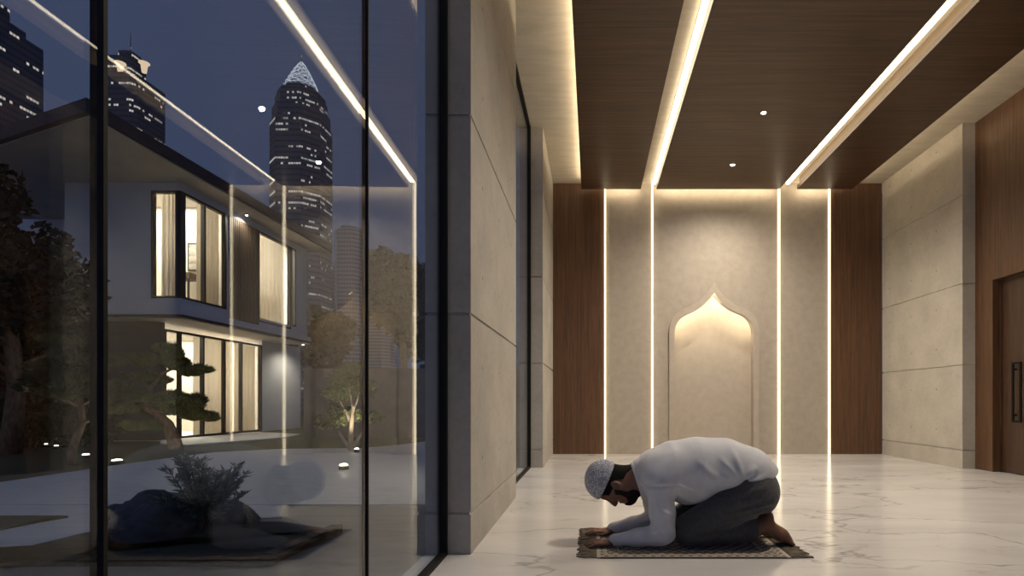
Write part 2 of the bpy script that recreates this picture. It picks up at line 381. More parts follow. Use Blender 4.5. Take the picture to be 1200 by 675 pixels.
# suspended walnut ceiling rafts
RY = 10.13
SL = ((-.2, .90), (1.19, 3.47), (3.80, 4.82))
for (a, b), lab in zip(SL, ('narrow walnut ceiling raft nearest the left wall', 'wide central walnut ceiling raft with downlights', 'walnut ceiling raft nearest the right wall')):
    struct(one('ceiling_raft', 'wood_c', None, (a, b, -3.2, RY, PZ, PZ + .07), s=S, keep=True), lab, 'ceiling')
for nm, x0, x1 in (('trim_1', -.2, .90), ('trim_2', 1.19, 3.47), ('trim_3', 3.80, 4.82)):   # reveals closing the slots
    bm = B()
    if x0 != -.2: bx(bm, x0, x0 + .02, -3.2, RY - .12, PZ + .07, CZ, s=S)
    if x1 != 4.82: bx(bm, x1 - .02, x1, -3.2, RY - .12, PZ + .07, CZ, s=S)
    struct(obj(nm, bm, 'lining', keep=True))
for x0, x1, lab in ((1.125, 1.185, 'bright light strip in the ceiling slot nearer the glass'), (3.63, 3.685, 'bright light strip in the ceiling slot nearer the door')):
    t = thing('ceiling_light_strip', ((x0 + x1) / 2 * S, 3.5 * S, CZ * S), lab, 'light strip', 'light strips in the ceiling slots')
    one('diffuser', 'led', t, (x0, x1, 1.8, RY + .1, CZ - .05, CZ - .015), s=S)
    one('profile', 'chrome', t, (x0, x1, 1.8, RY + .1, CZ - .015, CZ), s=S)
def cove(x0, x1, y0, y1, lab):
    if y0 > RY - .1:
        t = thing('wall_wash_strip', ((x0 + x1) / 2 * S, RY * S, PZ * S), lab, 'light strip')
        one('diffuser', 'led_wash', t, (x0, x1, RY + .012, RY + .022, PZ + .015, PZ + .055), s=S)
        one('profile', 'chrome', t, (x0, x1, RY, RY + .012, PZ + .01, PZ + .06), s=S); return
    t = thing('cove_light_strip', ((x0 + x1) / 2 * S, (y0 + y1) / 2 * S, (PZ + .07) * S), lab, 'light strip')
    one('diffuser', 'led_cove', t, (x0, x1, y0, y1, PZ + .085, PZ + .105), s=S)
    one('profile', 'chrome', t, (x0, x1, y0, y1, PZ + .07, PZ + .085), s=S)
cove(-.13, -.10, 1.8, RY - .1, 'cove light on top of the left ceiling raft edge')
cove(4.72, 4.75, 1.8, RY - .1, 'cove light on top of the right ceiling raft edge')
cove(.26, .86, RY - .05, RY - .02, 'cove light washing the plaster left of the slots')
cove(1.23, 3.43, RY - .05, RY - .02, 'cove light washing the plaster above the niche')
cove(3.84, 4.45, RY - .05, RY - .02, 'cove light washing the plaster right of the slots')
for y, lab in ((4.16, 'added ceiling downlight, out of view, brightening the floor by the prayer rug'), (7.44, 'small recessed ceiling downlight nearer the camera'), (9.08, 'small recessed ceiling downlight nearer the back wall')):  # the first one is an added, unseen lamp that brightens the floor
    c = Vector((2.335, y, PZ)) * S
    t = thing('downlight', c, lab, 'downlight', 'recessed downlights in the central raft')
    bm = B(); lathe(bm, [(.030, -.004), (.036, -.004), (.036, 0), (.030, 0)], c); obj('trim_ring', bm, 'chrome', t)
    bm = B(); lathe(bm, [(.024, -.005), (.028, -.003), (.028, 0)], c); obj('lens', bm, 'spot_lens', t)
    sp = bpy.data.lights.new('downlight_beam', 'SPOT'); sp.energy = 300 if y < 9 else 210; sp.spot_size = 2.7; sp.spot_blend = 1.0; sp.color = (1, .88, .72); sp.shadow_soft_size = .014
    so = bpy.data.objects.new('downlight_beam', sp); C.objects.link(so); so.parent = t; so.location = (0, 0, -.02)

# glazed facade on the left: panes, mullions, floor track (its line leans a hair off the room axis)
TH = -.019
GX0, GY0 = -.97, 3.53
def fac(y, off=0.0):       # plan point at distance y along the room, off = offset towards the room
    return (GX0 - (GY0 - y) * TH + off) * 1.0
def fbox(bm, y0, y1, o0, o1, z0, z1):
    v = []
    for z in (z0, z1):
        for y, o in ((y0, o0), (y0, o1), (y1, o1), (y1, o0)):
            v.append(bm.verts.new(Vector((fac(y, o), y, z)) * S))
    for q in ((3, 2, 1, 0), (4, 5, 6, 7), (0, 1, 5, 4), (1, 2, 6, 5), (2, 3, 7, 6), (3, 0, 4, 7)): bm.faces.new([v[i] for i in q])
for a, b in REAR: one('glass_pane', 'glass', wr, (a, b, -3.256, -3.244, .04, CZ - .05), s=S)
win = struct(thing('window_1', (GX0 * S, 0, 0)), 'tall glass facade reflecting the room beside the near pier', 'window')
MUL = [-1.45, -.20, 1.022, 2.28]
edges = [-3.2] + MUL + [3.53]
for a, b in zip(edges, edges[1:]):
    bm = B(); fbox(bm, a + .004, b - .004, -.006, .006, .02, CZ); obj('glass_pane', bm, 'glass', win)
for y in MUL:
    bm = B(); fbox(bm, y - .0045, y + .0045, -.014, .012, 0, CZ); obj('mullion', bm, 'black', win)
bm = B(); fbox(bm, 3.525, 3.556, -.03, .03, 0, CZ); obj('jamb', bm, 'black', win)
bm = B(); fbox(bm, -3.2, 3.556, -.02, .03, 0, .022); obj('floor_track', bm, 'black', win)
win2 = struct(thing('window_2', (-.95 * S, 7 * S, 0)), 'narrow window between the two concrete piers', 'window')
one('glass_pane', 'glass', win2, (-.956, -.944, 5.66, 8.16, .02, CZ - .04), s=S)
one('window_frame', 'black', win2, (-.975, -.92, 8.15, 8.2, 0, CZ), (-.975, -.92, 5.66, 8.15, CZ - .05, CZ), (-.975, -.92, 5.66, 8.15, 0, .025), s=S)

# ================================================================== OUTSIDE
def ground(name, px, z0, z1, mat, label, cat='ground'):
    bm = B(); prism(bm, [gp(u, v, z1) for u, v in px], z0, z1)
    return struct(obj(name, bm, mat, keep=True), label, cat)
struct(one('ground_lawn', 'lawn', None, (-60, -.9, -6, 60, -.12, -.02), keep=True), 'dark lawn around the house', 'ground')
struct(one('floor_terrace', 'terrace', None, (-4.4, -.893, -3, 4.34, -.10, -.012), keep=True), 'brown-grey stone terrace just outside the glass', 'ground')
ground('ground_path', [(-260, 580), (0, 565), (150, 543), (250, 530), (330, 526), (425, 525), (470, 521), (500, 517), (560, 516), (640, 591), (-700, 591)], -.05, -.006, 'path', 'wide grey stone path running past the garden')
ground('ground_path_left', [(-700, 591.5), (330, 591.5), (330, 606), (170, 612), (100, 624), (0, 650), (-300, 700), (-900, 700)], -.05, -.004, 'path', 'grey stone paving left of the planting bed')
ground('ground_patio', [(188, 519), (222, 521), (330, 513), (352, 508.5), (300, 506), (188, 514)], -.05, .012, 'path', 'pale patio slab along the house windows')
ground('lawn_wedge', [(-200, 604), (80, 604), (-200, 655)], -.05, .012, 'lawn', 'small wedge of grass at the far left')
bed = ground('ground_planting_bed', [(-300, 656), (316, 656), (395, 621), (330, 611), (170, 613), (100, 624), (0, 648), (-300, 690)], -.05, .022, 'soil', 'dark planting bed holding the boulders and shrub')
bm = B(); 
for a, b in (((316, 656), (395, 621)),):
    p, q = gp(*a), gp(*b); t = (q - p).normalized(); nrm = Vector((t.y, -t.x, 0)) * .035
    prism(bm, [p - nrm, q - nrm, q + nrm, p + nrm], -.05, .035)
struct(obj('ground_kerb', bm, 'kerb', keep=True), 'dark stone kerb of the planting bed', 'ground')

# boulders
def boulder(c, r, seed, label, sub=4):
    bm = B(); bmesh.ops.create_icosphere(bm, subdivisions=sub, radius=1)
    rr = random.Random(seed); cuts = [Vector((rr.uniform(-1, 1), rr.uniform(-1, 1), rr.uniform(-.6, 1))).normalized() for _ in range(12)]
    for v in bm.verts:
        n = v.co.normalized(); f = 1.0
        for q in cuts:
            dd = n.dot(q)
            if dd > 0: f = min(f, rr_off / dd) if (rr_off := .80) else f
        f += .09 * mnoise.noise(n * 1.9 + Vector((seed, 0, 0))) + .035 * mnoise.noise(n * 6 + Vector((0, seed, 0)))
        v.co = Vector((n.x * r[0] * f, n.y * r[1] * f, n.z * r[2] * f))
    bmesh.ops.translate(bm, verts=bm.verts, vec=Vector(c))
    return tag(obj('boulder', bm, 'rock', smooth=False), label, 'boulder', 'boulders in the planting bed')
boulder((-2.60, 3.25, .10), (.23, .20, .21), 3, 'large dark boulder with a flat shoulder in the planting bed')
boulder((-2.99, 3.44, .05), (.13, .12, .12), 9, 'smaller dark boulder leaning at the left of the large one')
boulder((-2.38, 3.62, .03), (.17, .13, .13), 21, 'low dark boulder under the shrub in the planting bed')

# plants -------------------------------------------------------------
def leaves(V, Fc, c, r, n, ln, wd, rnd, up=0.0, shell=.35):
    for _ in range(n):
        d = Vector((rnd.gauss(0, 1), rnd.gauss(0, 1), rnd.gauss(0, 1))).normalized()
        q = rnd.random() ** shell
        p = Vector((c[0] + d.x * r[0] * q, c[1] + d.y * r[1] * q, c[2] + d.z * r[2] * q))
        a = Vector((rnd.gauss(0, 1), rnd.gauss(0, 1), rnd.gauss(0, 1) + up)).normalized()
        b = a.cross(Vector((rnd.gauss(0, 1), rnd.gauss(0, 1), rnd.gauss(0, 1)))).normalized()
        l = ln * rnd.uniform(.6, 1.3); w = wd * rnd.uniform(.7, 1.2); k = len(V)
        nn = a.cross(b) * w * .3
        V += [p, p + a * l * .5 + b * w + nn, p + a * l, p + a * l * .5 - b * w + nn]
        Fc += [(k, k + 1, k + 2), (k, k + 2, k + 3)]
def needles(V, Fc, c, r, n, ln, rnd):
    for _ in range(n):
        th = rnd.uniform(0, 2 * math.pi); q = math.sqrt(rnd.random())
        p = Vector((c[0] + math.cos(th) * q * r[0], c[1] + math.sin(th) * q * r[1], c[2] + r[2] * (rnd.uniform(-.5, 1) * math.sqrt(max(0, 1 - q * q)) + rnd.uniform(-.15, .15))))
        for _k in range(5):
            a = Vector((rnd.gauss(0, .6), rnd.gauss(0, .6), rnd.uniform(.1, 1))).normalized()
            b = a.cross(Vector((rnd.gauss(0, 1), rnd.gauss(0, 1), .1))).normalized() * ln * .15
            k = len(V); l = ln * rnd.uniform(.7, 1.2)
            V += [p - b, p + b, p + a * l]; Fc += [(k, k + 1, k + 2)]
def mesh_part(name, V, Fc, mat, parent, smooth=False):
    off = Vector((0, 0, 0)); q = parent
    while q is not None: off += Vector(q.location); q = q.parent
    me = bpy.data.meshes.new(name); me.from_pydata([tuple(Vector(v) - off) for v in V], [], [tuple(f) for f in Fc])
    me.materials.append(M[mat]); o = bpy.data.objects.new(name, me); C.objects.link(o); o.parent = parent
    if smooth:
        for p in me.polygons: p.use_smooth = True
    return o
# niwaki pine by the house windows
def pine(base, trunk, branches, pads, label, rnd, mat_b='bark', dens=1.0):
    t = thing('cloud_pine', base, label, 'pine tree')
    bm = B(); tube(bm, [p for p, r in trunk], [r for p, r in trunk], 10); obj('trunk', bm, mat_b, t, True)
    for br in branches:
        bm = B(); tube(bm, [p for p, r in br], [r for p, r in br], 7); obj('branch', bm, mat_b, t, True)
    for (c, r) in pads:
        V, Fc = [], []
        sub = max(5, int(r[0] * 30))
        for _ in range(sub):
            th = rnd.uniform(0, 6.28); q = math.sqrt(rnd.random()) * .8
            q *= 1.15; cc = (c[0] + math.cos(th) * q * r[0], c[1] + math.sin(th) * q * r[1], c[2] + rnd.uniform(-.55, .6) * r[2])
            needles(V, Fc, cc, (r[0] * .27, r[1] * .34, r[2] * .5), int(150 * dens), .10, rnd)
        mesh_part('foliage_pad', V, Fc, 'needles', t)
    return t
rp = random.Random(11); d = 9.5
P = lambda u, v, dd=0: pp(u, v, d + dd)
pine(gp(205, 525), [(gp(206, 526), .11), (P(203, 512), .10), (P(196, 497), .09), (P(184, 486), .075), (P(170, 478), .055), (P(160, 470), .035)],
     [[(P(184, 486), .05), (P(200, 478, .1), .035), (P(225, 472, .1), .02)], [(P(196, 497), .045), (P(180, 497, -.2), .03), (P(158, 499, -.3), .015)],
      [(P(170, 478), .045), (P(176, 455, .2), .035), (P(190, 438, .2), .025), (P(210, 428, .2), .018)], [(P(176, 455, .2), .03), (P(160, 440, .2), .02), (P(140, 436, .2), .012)]],
     [(P(222, 474), (.42, .4, .17)), (P(180, 471), (.55, .45, .15)), (P(225, 488), (.36, .3, .13)), (P(148, 481, -.2), (.30, .3, .10)), (P(165, 501, -.3), (.24, .2, .07)),
      (P(205, 412, .2), (.26, .25, .15)), (P(208, 428, .2), (.3, .25, .12)), (P(238, 437, .2), (.27, .22, .10)), (P(150, 425, .4), (.4, .3, .16)), (P(170, 446, .4), (.35, .3, .12))],
     'layered garden pine with leaning trunk before the lit house windows', rp)
d = 7.4
pine(gp(86, 541), [(gp(86, 543), .055), (P(84, 530), .05), (P(90, 512), .045), (P(97, 495), .04), (P(95, 475), .035), (P(94, 455), .026), (P(92, 435), .018)],
     [[(P(97, 495), .025), (P(110, 492), .018), (P(124, 486), .012)], [(P(95, 475), .022), (P(108, 468), .016), (P(118, 455), .01)], [(P(95, 478), .02), (P(80, 470), .014), (P(68, 468), .008)]],
     [(P(92, 452), (.5, .4, .13)), (P(70, 462), (.42, .35, .10)), (P(125, 458), (.32, .3, .12)), (P(100, 425), (.38, .32, .14)), (P(84, 405), (.32, .28, .12)), (P(140, 473), (.26, .25, .09)), (P(60, 440), (.36, .3, .12))],
     'slender pine with a crooked trunk beside the left mullion', rp, dens=.8)
# pale multi-stem tree
d = 9.2
t = thing('olive_tree', gp(412, 527), 'small uplit multi-stem tree behind the thin mullion', 'tree')
stems = [[(412, 528, .05), (411, 512, .045), (412, 495, .038), (414, 478, .028), (411, 462, .02), (408, 446, .012)], [(411, 527, .04), (404, 517, .028), (397, 506, .016)],
         [(413, 526, .04), (420, 514, .03), (428, 502, .018), (434, 494, .01)], [(412, 498, .028), (406, 484, .02), (400, 473, .012), (394, 462, .008)], [(414, 480, .022), (420, 466, .015), (424, 452, .009)]]
for s_ in stems:
    bm = B(); tube(bm, [P(u, v) for u, v, r in s_], [r for u, v, r in s_], 8); obj('stem', bm, 'bark_pale', t, True)
V, Fc = [], []
for u, v, a, b, n in ((408, 445, .34, .2, 700), (396, 462, .26, .16, 420), (424, 455, .26, .18, 420), (388, 494, .3, .1, 360), (402, 482, .25, .1, 260), (432, 488, .24, .1, 240), (413, 432, .22, .12, 260)):
    leaves(V, Fc, P(u, v, rp.uniform(-.15, .15)), (a, a, b), int(n * 1.5), .06, .018, rp)
mesh_part('foliage', V, Fc, 'leaf_pale', t)
# big dark trees
def tree(px_c, dd, rx, rz, label, seed, mat='leaf_dark', n=9000, ln=.16, trunk_r=.14, name='evergreen_tree', cat='tree', group=None):
    rnd = random.Random(seed); c = pp(px_c[0], px_c[1], dd)
    t = thing(name, (c.x, dd, 0), label, cat, group)
    bm = B(); tube(bm, [(c.x, dd, -.05), (c.x + .1, dd, c.z * .4), (c.x - .05, dd, c.z), (c.x, dd, c.z + rz * .5)], [trunk_r, trunk_r * .8, trunk_r * .6, trunk_r * .25], 8)
    for k in range(7):
        a = rnd.uniform(0, 6.28); z = c.z + rnd.uniform(-.5, .4) * rz
        tube(bm, [(c.x, dd, z - .3), (c.x + math.cos(a) * rx * .45, dd + math.sin(a) * rx * .45, z), (c.x + math.cos(a) * rx * .8, dd + math.sin(a) * rx * .8, z + .25)], [trunk_r * .35, trunk_r * .2, trunk_r * .06], 6)
    obj('trunk', bm, 'bark', t, True)
    V, Fc = [], []
    for _ in range(26):
        dv = Vector((rnd.gauss(0, 1), rnd.gauss(0, 1), rnd.gauss(0, 1))).normalized() * rnd.uniform(.3, .85)
        leaves(V, Fc, (c.x + dv.x * rx, dd + dv.y * rx, c.z + dv.z * rz), (rx * .34, rx * .34, rz * .26), n // 26, ln, ln * .36, rnd)
    mesh_part('foliage', V, Fc, mat, t); return t
tree((12, 345), 8.6, 1.05, 1.9, 'large dark leafy tree at the far left edge of the garden', 1, n=11000, ln=.14)
tree((470, 345), 15.5, 1.0, 1.7, 'dark tall tree behind the garden wall next to the concrete pier', 2, n=8000, ln=.2)
tree((375, 395), 22, 1.4, 1.5, 'distant dark tree beside the end of the house', 3, n=5000, ln=.28)
tree((520, 380), 19, 1.6, 1.8, 'distant dark tree mostly hidden behind the concrete pier', 4, n=5000, ln=.28)
# hedge behind the lawn on the left
rnd = random.Random(5); V, Fc = [], []
a0, b0 = pp(-60, 500, 9.8), pp(112, 500, 9.8)
hd = thing('hedge', ((a0.x + b0.x) / 2, 9.9, 0), 'dark clipped hedge along the back of the left lawn', 'hedge')
for k in range(16):
    x = a0.x + (b0.x - a0.x) * k / 15
    leaves(V, Fc, (x, 9.9, .55), (.35, .4, .6), 700, .09, .03, rnd)
mesh_part('foliage', V, Fc, 'leaf_dark', hd)
bm = B()
for k in range(8):
    x = a0.x + (b0.x - a0.x) * (k + .5) / 8; tube(bm, [(x, 9.9, -.05), (x + .03, 9.9, .3), (x - .02, 9.9, .7)], [.03, .025, .012], 6)
obj('stems', bm, 'bark', hd, True)
# shrub among the boulders
sh = thing('shrub', (-2.36, 3.30, 0), 'feathery grey-green shrub growing between the boulders', 'shrub')
V, Fc = [], []; bm = B(); rnd = random.Random(8)
for k in range(30):
    a = rnd.uniform(0, 6.28); s_ = rnd.uniform(.08, .25); hgt = rnd.uniform(.22, .47)
    pts = [Vector((-2.36 + math.cos(a) * s_ * q ** 1.3, 3.30 + math.sin(a) * s_ * .7 * q ** 1.3, .02 + hgt * q)) for q in (0, .33, .66, 1)]
    tube(bm, pts, [.006, .005, .004, .002], 5)
    for j in range(120):
        q = rnd.uniform(.35, 1); p = pts[0].lerp(pts[3], q); p = pts[int(q * 2.99)].lerp(pts[int(q * 2.99) + 1], (q * 3) % 1)
        dr = Vector((math.cos(a) + rnd.gauss(0, .9), math.sin(a) + rnd.gauss(0, .9), rnd.uniform(.2, 1.2))).normalized()
        w = dr.cross(Vector((rnd.gauss(0, 1), rnd.gauss(0, 1), 1))).normalized() * .006; l = rnd.uniform(.035, .075); i = len(V)
        V += [p, p + dr * l * .5 + w, p + dr * l, p + dr * l * .5 - w]; Fc += [(i, i + 1, i + 2), (i, i + 2, i + 3)]
obj('stems', bm, 'bark', sh, True); mesh_part('foliage', V, Fc, 'leaf_shrub', sh)

# garden boundary wall
bm = B(); a, b = pp(356, 500, 12.6), pp(640, 500, 12.6)
bx(bm, a.x, b.x, 12.6, 12.8, -.05, 1.52); bx(bm, a.x - .02, b.x, 12.57, 12.83, 1.52, 1.57)
tag(obj('garden_wall', bm, 'terrace'), 'low brown garden wall behind the small uplit tree', 'wall')

# garden lamps
def garden_lamp(p, label, mat, r=.035, energy=0, aim=None, col=(1, .82, .55), size=1.3):
    t = thing('garden_lamp', p, label, 'garden light', 'small lights set in the garden ground')
    bm = B(); lathe(bm, [(r * 1.25, 0), (r * 1.3, .02), (r * 1.1, .045), (r, .05)], p, 16); obj('housing', bm, 'black', t)
    bm = B(); lathe(bm, [(r * .98, .05), (r * .8, .062), (r * .3, .068)], p, 16); obj('lens', bm, mat, t)
    if energy:
        l = bpy.data.lights.new('lamp_beam', 'SPOT'); l.energy = energy; l.color = col; l.spot_size = size; l.spot_blend = .8; l.shadow_soft_size = .03
        o = bpy.data.objects.new('lamp_beam', l); C.objects.link(o); o.parent = t; o.location = (0, 0, .09)
        o.rotation_euler = (Vector(aim) - Vector(p)).to_track_quat('-Z', 'Y').to_euler()
lamp = garden_lamp
lamp(gp(418, 530), 'bright ground spotlight at the foot of the small multi-stem tree', 'garden_led', .03, 60, pp(411, 470, 9.2))
lamp(gp(403, 550), 'brightest ground light, set in the path before the small tree', 'garden_led', .045, 12, pp(408, 470, 9.2))
lamp(gp(137, 544), 'flat glowing ground light on the lawn right of the thick mullion', 'garden_soft', .06, 70, pp(185, 450, 9.6))
lamp(gp(101, 537), 'small upright ground light right of the slender pine trunk', 'garden_soft', .05, 45, pp(92, 450, 7.4))
lamp(gp(66, 526), 'tiny ground light before the hedge, left of the slender pine', 'garden_soft', .03)
lamp(gp(24, 525), 'tiny ground light before the hedge near the left edge', 'garden_soft', .03)
lamp(gp(54, 524), 'tiny ground light before the hedge, middle of the hedge row', 'garden_soft', .025)

# ------------------------------------------------------------------ house across the garden
XU, YU = -8.155, 10.82       # upper volume: side plane and front plane
XL, YL = -8.93, 11.29        # lower volume
hs = thing('house', (-10, 13, 0), 'modern two-storey house with lit curtained windows and dark flat roof', 'house')
du = lambda u, X=XU: F * X / (u - U0)      # depth of pixel column u on a side plane
ZS0, ZS1, ZW0, ZW1 = 2.48, 2.66, 2.86, 4.99
ZT = 5.15
yA, yB, yC, yD, yE = YU, du(265.5), du(303), du(341), 15.5
xA = pp(177, 300, YU).x
W = .12
one('wall', 'house_wall', hs, (-10.45, xA, YU, YU + W, ZS1, ZT), (xA, XU, YU, YU + W, ZS1, ZW0), (xA, XU, YU, YU + W, ZW1, ZT),
    (XU - W, XU, YU + W, yE, ZS1, ZW0), (XU - W, XU, YU + W, yE, ZW1, ZT), (XU - W, XU, yD + .22, yE, ZW0, ZW1), (XU - W, XU, yB, yB + .08, ZW0, ZW1))
one('wall', 'house_wall', hs, (-10.45, XU, yE, yE + W, ZS1, ZT), (-10.45, -10.33, YU + W, yE, ZS1, ZT))
one('slab', 'roof', hs, (-12.45, XU + .06, YU - .06, yE + .3, ZS0, ZS0 + .05))
one('slab', 'house_wall', hs, (-12.45, XU + .03, YU - .03, yE + .3, ZS0 + .05, ZS1))
one('soffit', 'soffit', hs, (-12.4, XU, YU, yE + .3, ZS0 - .02, ZS0))
# roof with a raked front edge
r0, r1 = Vector((-7.6, 8.2, 0)), Vector((-13.2, 10.42, 0))
poly = [r0, Vector((-7.6, 16.0, 0)), Vector((-13.2, 16.0, 0)), r1]
bm = B(); prism(bm, poly, 5.175, 5.38); obj('roof', bm, 'roof', hs)
ins = [Vector((-7.66, 8.32, 0)), Vector((-7.66, 15.94, 0)), Vector((-13.1, 15.94, 0)), Vector((-13.1, 10.48, 0))]
bm = B(); prism(bm, ins, 5.15, 5.175); obj('soffit', bm, 'soffit', hs)
one('roof_upstand', 'roof', hs, (-12.5, -8.9, 12.3, 15.5, 5.38, 5.8))
# left recessed wing
one('wing_wall', 'house_wall', hs, (-14.5, -10.45, 13.0, 13.12, 0, 5.15))
# lower storey
one('wall', 'house_stone', hs, (-12.4, XL, YL, YL + W, 0, ZS0 - .02))
yF, yG = du(307, XL), 16.6
one('wall', 'house_wall', hs, (XL - W, XL, yF, yG, 0, ZS0 - .02), (-12.4, XL, yG, yG + W, 0, ZS0 - .02))
one('room_shell', 'room', hs, (-12.4, -12.3, YL + W, yG, 0, ZS0 - .02), (-12.3, XL - W, YL + W, yG, -.05, 0.005), (-12.3, XL - W - .01, du(262, XL) + 1.6, du(262, XL) + 1.66, 0, ZS0 - .02))
one('room_shell', 'room', hs, (-10.32, -10.30, YU + W, yE, ZS1, ZT - .01), (-10.30, XU - W, YU + W, yE, ZS1, ZS1 + .01), (-10.30, XU - W, yB + .02, yB + .06, ZS1, ZT - .01))
# windows
def side_window(X, y0, y1, z0, z1, name='window', divs=()):
    bm = B(); f = .045
    bx(bm, X - .08, X + .005, y0, y1, z0, z0 + f); bx(bm, X - .08, X + .005, y0, y1, z1 - f, z1)
    for y in (y0, *divs, y1 - f): bx(bm, X - .08, X + .005, y, y + f, z0 + f, z1 - f)
    w = obj(name, bm, 'frame_h', hs)
    one('pane', 'glass2', w, (X - .045, X - .035, y0 + f, y1 - f, z0 + f, z1 - f))
def front_window(Y, x0, x1, z0, z1):
    bm = B(); f = .045
    bx(bm, x0, x1, Y - .005, Y + .08, z0, z0 + f); bx(bm, x0, x1, Y - .005, Y + .08, z1 - f, z1)
    for x in (x0, x1 - f): bx(bm, x, x + f, Y - .005, Y + .08, z0 + f, z1 - f)
    w = obj('window', bm, 'frame_h', hs)
    one('pane', 'glass2', w, (x0 + f, x1 - f, Y + .035, Y + .045, z0 + f, z1 - f))
front_window(YU, xA, XU - .06, ZW0, ZW1)
one('corner_post', 'frame_h', hs, (XU - .09, XU + .004, YU - .004, YU + .09, ZW0, ZW1))
side_window(XU, YU + .09, yB, ZW0, ZW1, divs=(du(239.5),))
side_window(XU, yC, yD, ZW0 - .1, ZW1)
side_window(XU, yD + .02, yD + .24, ZW0, ZW1)
bm = B(); n = 16
for k in range(n):
    y = yB + .08 + (yC - yB - .08) * k / n; bx(bm, XU - .06, XU + .02, y, y + (yC - yB - .08) / n * .68, ZS1 + .02, ZW1)
bx(bm, XU - .1, XU - .06, yB + .08, yC, ZS1 + .02, ZW1); obj('slat_panel', bm, 'house_slat', hs)
side_window(XL, YL + W, yF, .01, 2.33, divs=(du(211, XL), du(238, XL), du(263, XL), du(283, XL)))
def curtain(x0, y0, x1, y1, z0, z1, folds, amp=.035):
    bm = B(); n = folds * 10; rows = []
    for k in range(n + 1):
        t = k / n; ph = t * folds * 2 * math.pi
        dx, dy = (x1 - x0), (y1 - y0); L = math.hypot(dx, dy); nx, ny = -dy / L, dx / L
        o = amp * math.sin(ph + .5 * math.sin(ph * .37)) 
        rows.append([bm.verts.new((x0 + dx * t + nx * o, y0 + dy * t + ny * o, z)) for z in (z0, (z0 + z1) / 2, z1)])
    for a, b in zip(rows, rows[1:]):
        for j in (0, 1): bm.faces.new((a[j], b[j], b[j + 1], a[j + 1]))
    bmesh.ops.solidify(bm, geom=bm.faces[:], thickness=.004)
    obj('curtain', bm, 'curtain', hs, True)
curtain(xA + .05, YU + .2, pp(206, 300, YU).x, YU + .2, ZW0 - .1, ZW1 + .02, 5)
curtain(XU - .18, du(241), XU - .18, yB - .02, ZW0 - .1, ZW1 + .02, 5)
curtain(XU - .18, yC + .02, XU - .18, yD - .02, ZW0 - .15, ZW1 + .02, 8)
curtain(XL - .2, du(237, XL), XL - .2, du(281, XL), .02, 2.3, 8)
curtain(XL - .2, du(284, XL), XL - .2, yF - .02, .02, 2.3, 5)
one('balcony_wall', 'house_wall', hs, (-9.0, XU, yE - .02, yE + .02, ZS1, ZW1))
# picture and sideboard inside the upper room
pic = thing('framed_picture', (-10.27, 12.6, 3.9), 'dark framed picture seen through the upper window of the house', 'picture')
yw = yB + .02                     # inner partition facing the camera
x_at = lambda u: pp(u, 300, yw).x
x0, x1 = x_at(221), x_at(237); zt = lambda v: pp(0, v, yw).z
pic.location = ((x0 + x1) / 2, yw - .02, zt(318))
one('frame', 'frame_h', pic, (x0, x1, yw - .03, yw, zt(318), zt(285)))
M['art'] = mottled('grey_abstract_print', (.07, .06, .05), (.62, .58, .52), 3.2, .7, 0, stretch=(1, 1, 2.4))
one('print', 'art', pic, (x0 + .03, x1 - .03, yw - .034, yw - .029, zt(316), zt(287)))
sb = thing('sideboard', ((x0 + x1) / 2, yw - .25, ZS1 + .01), 'low dark sideboard below the picture in the upper room', 'sideboard')
one('body', 'house_slat', sb, (x0 - .05, x1 + .03, yw - .42, yw - .06, zt(331), zt(324)), bev=.008)
for x in (x0, x1 - .04):
    one('leg', 'frame_h', sb, (x, x + .035, yw - .4, yw - .37, ZS1 + .01, zt(331)))
# room lamps
def area(name, loc, sx, sy, e, col, par):
    l = bpy.data.lights.new(name, 'AREA'); l.shape = 'RECTANGLE'; l.size = sx; l.size_y = sy; l.energy = e; l.color = col
    o = bpy.data.objects.new(name, l); C.objects.link(o); o.parent = par
    o.location = Vector(loc) - Vector(par.location)
area('upper_room_lamp', (-9.2, 11.6, 5.11), 1.2, .9, 150, (1, .86, .66), hs)
area('upper_bedroom_lamp', (-9.2, 14.0, 5.11), 1.2, 1.4, 260, (1, .88, .7), hs)
area('lower_room_lamp', (-10.4, 13.2, 2.44), 2.2, 3.0, 330, (1, .86, .66), hs)
for i, (x, y, z) in enumerate(((XU + .16, du(281), 5.145), (XL + .62, du(330, XL), ZS0 - .02))):
    t = thing('soffit_light', (x, y, z - .02), ('small round downlight under the upper roof overhang', 'small round downlight under the first floor overhang')[i], 'downlight')
    bm = B(); lathe(bm, [(.03, -.006), (.045, -.004), (.045, .018)], (x, y, z - .02)); obj('trim_ring', bm, 'frame_h', t)
    bm = B(); lathe(bm, [(.02, -.012), (.028, -.007), (.028, -.004)], (x, y, z - .02)); obj('lens', bm, 'soffit_led', t)
    sp = bpy.data.lights.new('soffit_beam', 'SPOT'); sp.energy = 60; sp.spot_size = 2.7; sp.spot_blend = .8; sp.color = (1, .87, .68); sp.shadow_soft_size = .03
    so = bpy.data.objects.new('soffit_beam', sp); C.objects.link(so); so.parent = t; so.location = (0, 0, -.03)

